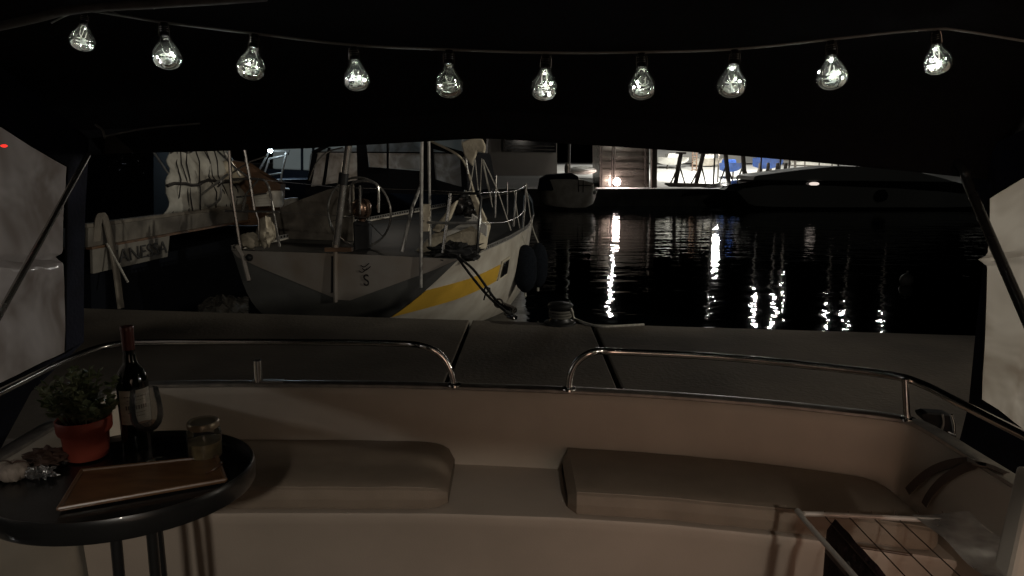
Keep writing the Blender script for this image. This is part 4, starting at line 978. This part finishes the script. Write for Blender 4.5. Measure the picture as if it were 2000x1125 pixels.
b = MB(); b.ball(W(1162, 376, SY - .3), .10, 8, sz=1.3); b.build('fender', 'white', sy, smooth=True)
b = MB(); b.ball(W(1137, 333, 43), .9, 10, sx=1, sy=1, sz=.28); tag(b.build('upturned_dinghy', 'white', smooth=True), 'white upturned dinghy left of the metal clad shed', 'dinghy')
# metal clad shed on the quay with lamp
sh = thing('metal_shed', 'shiny metal clad shed on the quay edge behind the pink-white lamp', 'shed', W(1220, 370, 43))
def shp(x, y, D=43.2): return W(x, y, D)
b = MB(); b.slab([shp(1172, 372), shp(1268, 373), shp(1268, 274), shp(1172, 270)], 4, (0, 1, 0)); b.build('cladding', 'panel', sh)
for x, wd_ in ((1171, 3), (1174.5, 1.5), (1259, 2), (1270, 5)):
    b = MB(); b.slab([shp(x, 374, 43.1), shp(x + wd_, 374, 43.1), shp(x + wd_, 270, 43.1), shp(x, 270, 43.1)], .12, (0, -1, 0)); b.build('corner_post', 'panel' if wd_ == 5 else 'rust', sh)
for y in (292, 305, 318, 331, 345): b = MB(); b.slab([shp(1177, y, 43.12), shp(1258, y + 1, 43.12), shp(1258, y + 2.4, 43.12), shp(1177, y + 1.4, 43.12)], .05, (0, -1, 0)); b.build('cladding_rib', 'panel', sh)
b = MB(); b.slab([shp(1150, 372, 42.6), shp(1272, 374, 42.6), shp(1272, 370, 43.2), shp(1150, 368, 43.2)], .05, (0, 0, 1)); b.build('sill', 'yard', sh)
ql = thing('quay_lamp', 'glowing pink-white lamp low on the quay in front of the shed', 'lamp', W(1205, 370, 42.2))
b = MB(); b.ball(W(1205, 355, 42.2), .22, 10); b.build('lamp_head', 'lamp_pink', ql, smooth=True)
b = MB(); b.bar(W(1205, 372, 42.2), W(1205, 358, 42.2), .05); b.build('post', 'rust', ql)
light('quay_lamp_light', 'POINT', W(1205, 352, 41.7), 60, (1, .80, .70), .2)
pm = MB(); pm.slab([W(1273, 378, 42.0), W(1283, 378, 42.0), W(1284, 266, 42.0), W(1274, 266, 42.0)], .3, (0, 1, 0)); tag(pm.build('timber_post', 'rust'), 'tall dark post standing at the right end of the shed', 'post')
# cradles
def cradle(x0, lean, lb, flip=1):
    c = thing('boat_cradle_prop', lb, 'boat prop', W(x0, 370, 44), 'dark boat props on the quay')
    b = MB(); top = W(x0 + lean, 299, 44); bs = W(x0, 366, 44); b.tube([bs, top], .14, 8); b.box(top, (.6, .25, .12)); b.build('prop', 'rust', c)
    for dx in (-12, 22):
        b = MB(); b.tube([W(x0 + dx * flip, 366, 44.3), W(x0 + lean * .72, 322, 44)], .05, 6); b.build('brace', 'rust', c)
    return c
cradle(1318, 12, 'leftmost dark leaning boat prop right of the post')
cradle(1358, 16, 'second dark leaning boat prop from the post')
cradle(1424, -7, 'third dark boat prop, left of the blue tarpaulin', -1)
cradle(1456, -5, 'fourth dark boat prop at the end of the beam, in front of the blue tarpaulin', -1)
b = MB(); b.slab([W(1300, 361, 43.6), W(1300, 357, 43.6), W(1462, 361, 43.6), W(1462, 366, 43.6), W(1310, 365, 43.6)], .3, (0, 1, 0)); tag(b.build('steel_beam', 'rust'), 'long dark steel beam lying below the boat props on the quay', 'beam')
# lit background of the yard
b = MB(); b.slab([W(1230, 318, 78), W(2100, 320, 78), W(2100, 292, 78), W(1230, 276, 78)], 2, (0, 1, 0)); tag(b.build('boat_hall', mat('hall_wall', (.42, .41, .38), .7, col2=(.25, .25, .24), scale=.25, stretch=(1, 1, 3))), 'long pale boat hall wall at the back of the lit yard', 'building')
def yardboat(px0, px1, y0_, y1_, D, m, lb, cover=None):
    t = thing('stored_boat', lb, 'boat', W((px0 + px1) / 2, y1_, D), 'boats stored ashore in the lit yard')
    b = MB()
    def fn(u, v):
        x = px0 + (px1 - px0) * u; k = math.sin(math.pi * min(1, .12 + u * .88)) ** .5 if u < 1 else .0
        y = y0_ + (y1_ - y0_) * v * (.35 + .65 * k); return W(x, y, D - .9 * k * (1 - v * .8))
    b.grid(20, 6, fn); b.grid(20, 1, lambda u, v: W(px0 + (px1 - px0) * u, y0_, D - .9 + 2 * v)); b.build('hull', m, t, smooth=True)
    b = MB(); b.slab([W(px0 + (px1 - px0) * .3, y0_ + 1, D), W(px0 + (px1 - px0) * .75, y0_ + 1, D), W(px0 + (px1 - px0) * .7, y0_ - 7, D), W(px0 + (px1 - px0) * .35, y0_ - 7, D)], 1.2, (0, 1, 0)); b.build('cabin', cover or 'white', t)
    for u in (.3, .6): b = MB(); x = px0 + (px1 - px0) * u; b.tube([W(x, y1_ - 3, D), Vector((W(x, y1_, D).x, D, gz(D)))], .06, 6); b.build('stand', 'rust', t)
yardboat(1286, 1345, 307, 322, 58, 'white', 'white boat ashore behind the leaning props')
yardboat(1352, 1412, 309, 324, 60, 'white2', 'weathered white boat ashore between the second and third prop')
yardboat(1405, 1450, 318, 336, 50, 'blue', 'small blue covered boat ashore behind the third prop', 'blue')
yardboat(1470, 1530, 308, 330, 52, 'blue', 'larger blue covered boat ashore right of the props', 'blue')
yardboat(1545, 1640, 314, 332, 62, 'white', 'long white boat ashore at the right of the lit yard')
ld = thing('ladder', 'pale ladder leaning on a stored boat between the props', 'ladder', W(1357, 335, 56))
for x in (1352, 1360): b = MB(); b.bar(W(x, 334, 56), W(x + 1, 296, 56.3), .05); b.build('rail', 'wood', ld)
b = MB()
for k in range(7): b.bar(W(1352, 331 - 5 * k, 56), W(1361, 331 - 5 * k, 56), .03)
b.build('rung', 'wood', ld)
for i, x in enumerate((1484, 1500, 1518, 1534)):
    b = MB(); b.lathe([(0, 0), (.28, 0), (.25, .5), (.12, .9), (.1, 1.3), (0, 1.35)], G(x, 340 - i, 1.01) * 0 + Vector((W(x, 330, 47).x, 47, gz(47))), 12)
    tag(b.build('oil_drum', 'rust', smooth=True), ['dark upright shape in the yard, nearest the fourth prop', 'dark upright shape in the yard, second to the right of the props', 'dark upright shape in the yard, third to the right of the props', 'dark upright shape in the yard, farthest from the props'][i], 'drum', 'dark upright shapes in front of the blue boats')
fp = thing('yard_fence', 'thin rail fence in the lit yard at the right', 'fence', W(1580, 330, 60))
for x in (1553, 1572, 1600, 1625): b = MB(); b.bar(W(x, 335, 55), W(x, 305, 55), .09 if x == 1553 else .05); b.build('post', 'rust', fp)
b = MB(); b.bar(W(1530, 322, 55), W(1650, 326, 55), .05); b.bar(W(1530, 313, 55), W(1650, 318, 55), .04); b.build('rail', 'rust', fp)
# long dark motor yacht, right background
my = thing('motor_yacht', 'long dark grey motor yacht with one lit porthole moored at far right', 'boat', W(1680, 405, 38))
YD = 37.5
topl = [(1440, 374), (1455, 368), (1500, 362), (1600, 362), (1750, 368), (1850, 375), (1930, 384), (2000, 392)]
botl = [(1462, 398), (1475, 402), (1510, 404), (1600, 405), (1750, 405), (1850, 405), (1930, 403), (2000, 400)]
b = MB(); N = len(topl) - 1
def my_f(u, v):
    k = u * N; i = min(int(k), N - 1); f = k - i; a = Vector(topl[i]).lerp(Vector(topl[i+1]), f); c = Vector(botl[i]).lerp(Vector(botl[i+1]), f); q = a.lerp(c, v)
    return W(q.x, q.y, YD + .25 * v)
b.grid(28, 4, my_f); b.build('hull', 'hull_grey', my, smooth=True); b = MB(); b.grid(28, 1, lambda u, v: my_f(u, 0) + Vector((0, .02 + 3.5 * v, -.01))); b.build('deck', 'hull_dark', my)
b = MB(); b.slab([W(x, y, YD + .5) for x, y in ((1385, 368), (1425, 350), (1480, 352), (1600, 354), (1760, 354), (1862, 356), (1930, 388)) ][:1] + [W(x, y, YD + .5) for x, y in ((1470, 362), (1600, 364), (1750, 370), (1880, 378), (1900, 364), (1862, 354), (1700, 352), (1560, 352), (1480, 352))], 2.6, (0, 1, 0)); b.build('window_band', 'darkglass', my)
b = MB(); b.slab([W(x, y, YD + .3) for x, y in ((1470, 352), (1560, 353), (1700, 354), (1868, 356), (1850, 350), (1780, 332), (1730, 327), (1640, 324), (1560, 332), (1475, 343))], 3.0, (0, 1, 0)); b.build('superstructure', 'hull_grey', my, bevel=.05)
b = MB(); pc2 = W(1590, 359, YD + .3); b.lathe([(0, 0), (.28, 0), (.26, .03), (0, .04)], pc2, 20, Matrix.Rotation(R(90), 3, 'X'), 1, .34); b.build('porthole', 'porthole', my, smooth=True)
b = MB(); b.ball(W(1722, 382, YD - .1), .32, 10, sy=.5, wob=.1); b.build('hull_vent', 'hull_dark', my, smooth=True)
# mooring buoy
bq = G(1770, 556, 0); b = MB(); b.ball(bq + Vector((0, 0, .10)), .14, 10); b.bar(bq + Vector((0, 0, .2)), bq + Vector((0, 0, .3)), .02); tag(b.build('mooring_buoy', mat('buoy', (.12, .12, .11), .5), smooth=True), 'dim round mooring buoy floating on the dark water at right', 'buoy')
# yard floodlight poles (their reflections glitter on the water)
for i, (px, D, h_, r_, lb) in enumerate(((1198, 42.0, 5.6, .09, 'pole over the metal shed'), (1203, 42.3, 3.85, .06, 'short added pole filling the streak by the quay lamp'), (1408, 47, 3.5, .22, 'low pole behind the boat props'), (1400, 45, 7.4, .016, 'thin pole behind the boat props'),  # short pole added to close the gap in the reflected streak
                                  (1492, 44.5, 7.2, .10, 'pole right of the props'), (1530, 44.5, 7.6, .10, 'pole behind the small blue boat'), (1548, 46, 6.4, .035, 'slim pole behind the larger blue boat'),
                                  (1645, 44.5, 8.3, .07, 'pole behind the long yacht, left one'), (1682, 44.5, 8.6, .07, 'pole behind the long yacht, middle one'), (1757, 44.5, 8.8, .06, 'pole behind the long yacht, right one'))):
    base = Vector((W(px, 330, D).x, D + .6, 1.0)); P_ = thing('floodlight_pole', 'tall yard floodlight on a ' + lb, 'floodlight', base, 'yard floodlights')
    b = MB(); b.bar(base, base + Vector((0, 0, h_ - 1.0)), .06, .04); b.build('pole', 'rust', P_, smooth=True)
    b = MB(); b.ball(Vector((base.x, D + .25, h_)), r_, 8); b.build('lamp_head', 'lamp_head', P_, smooth=True)
for o in bpy.data.objects:
    if '_o' in o: del o['_o']
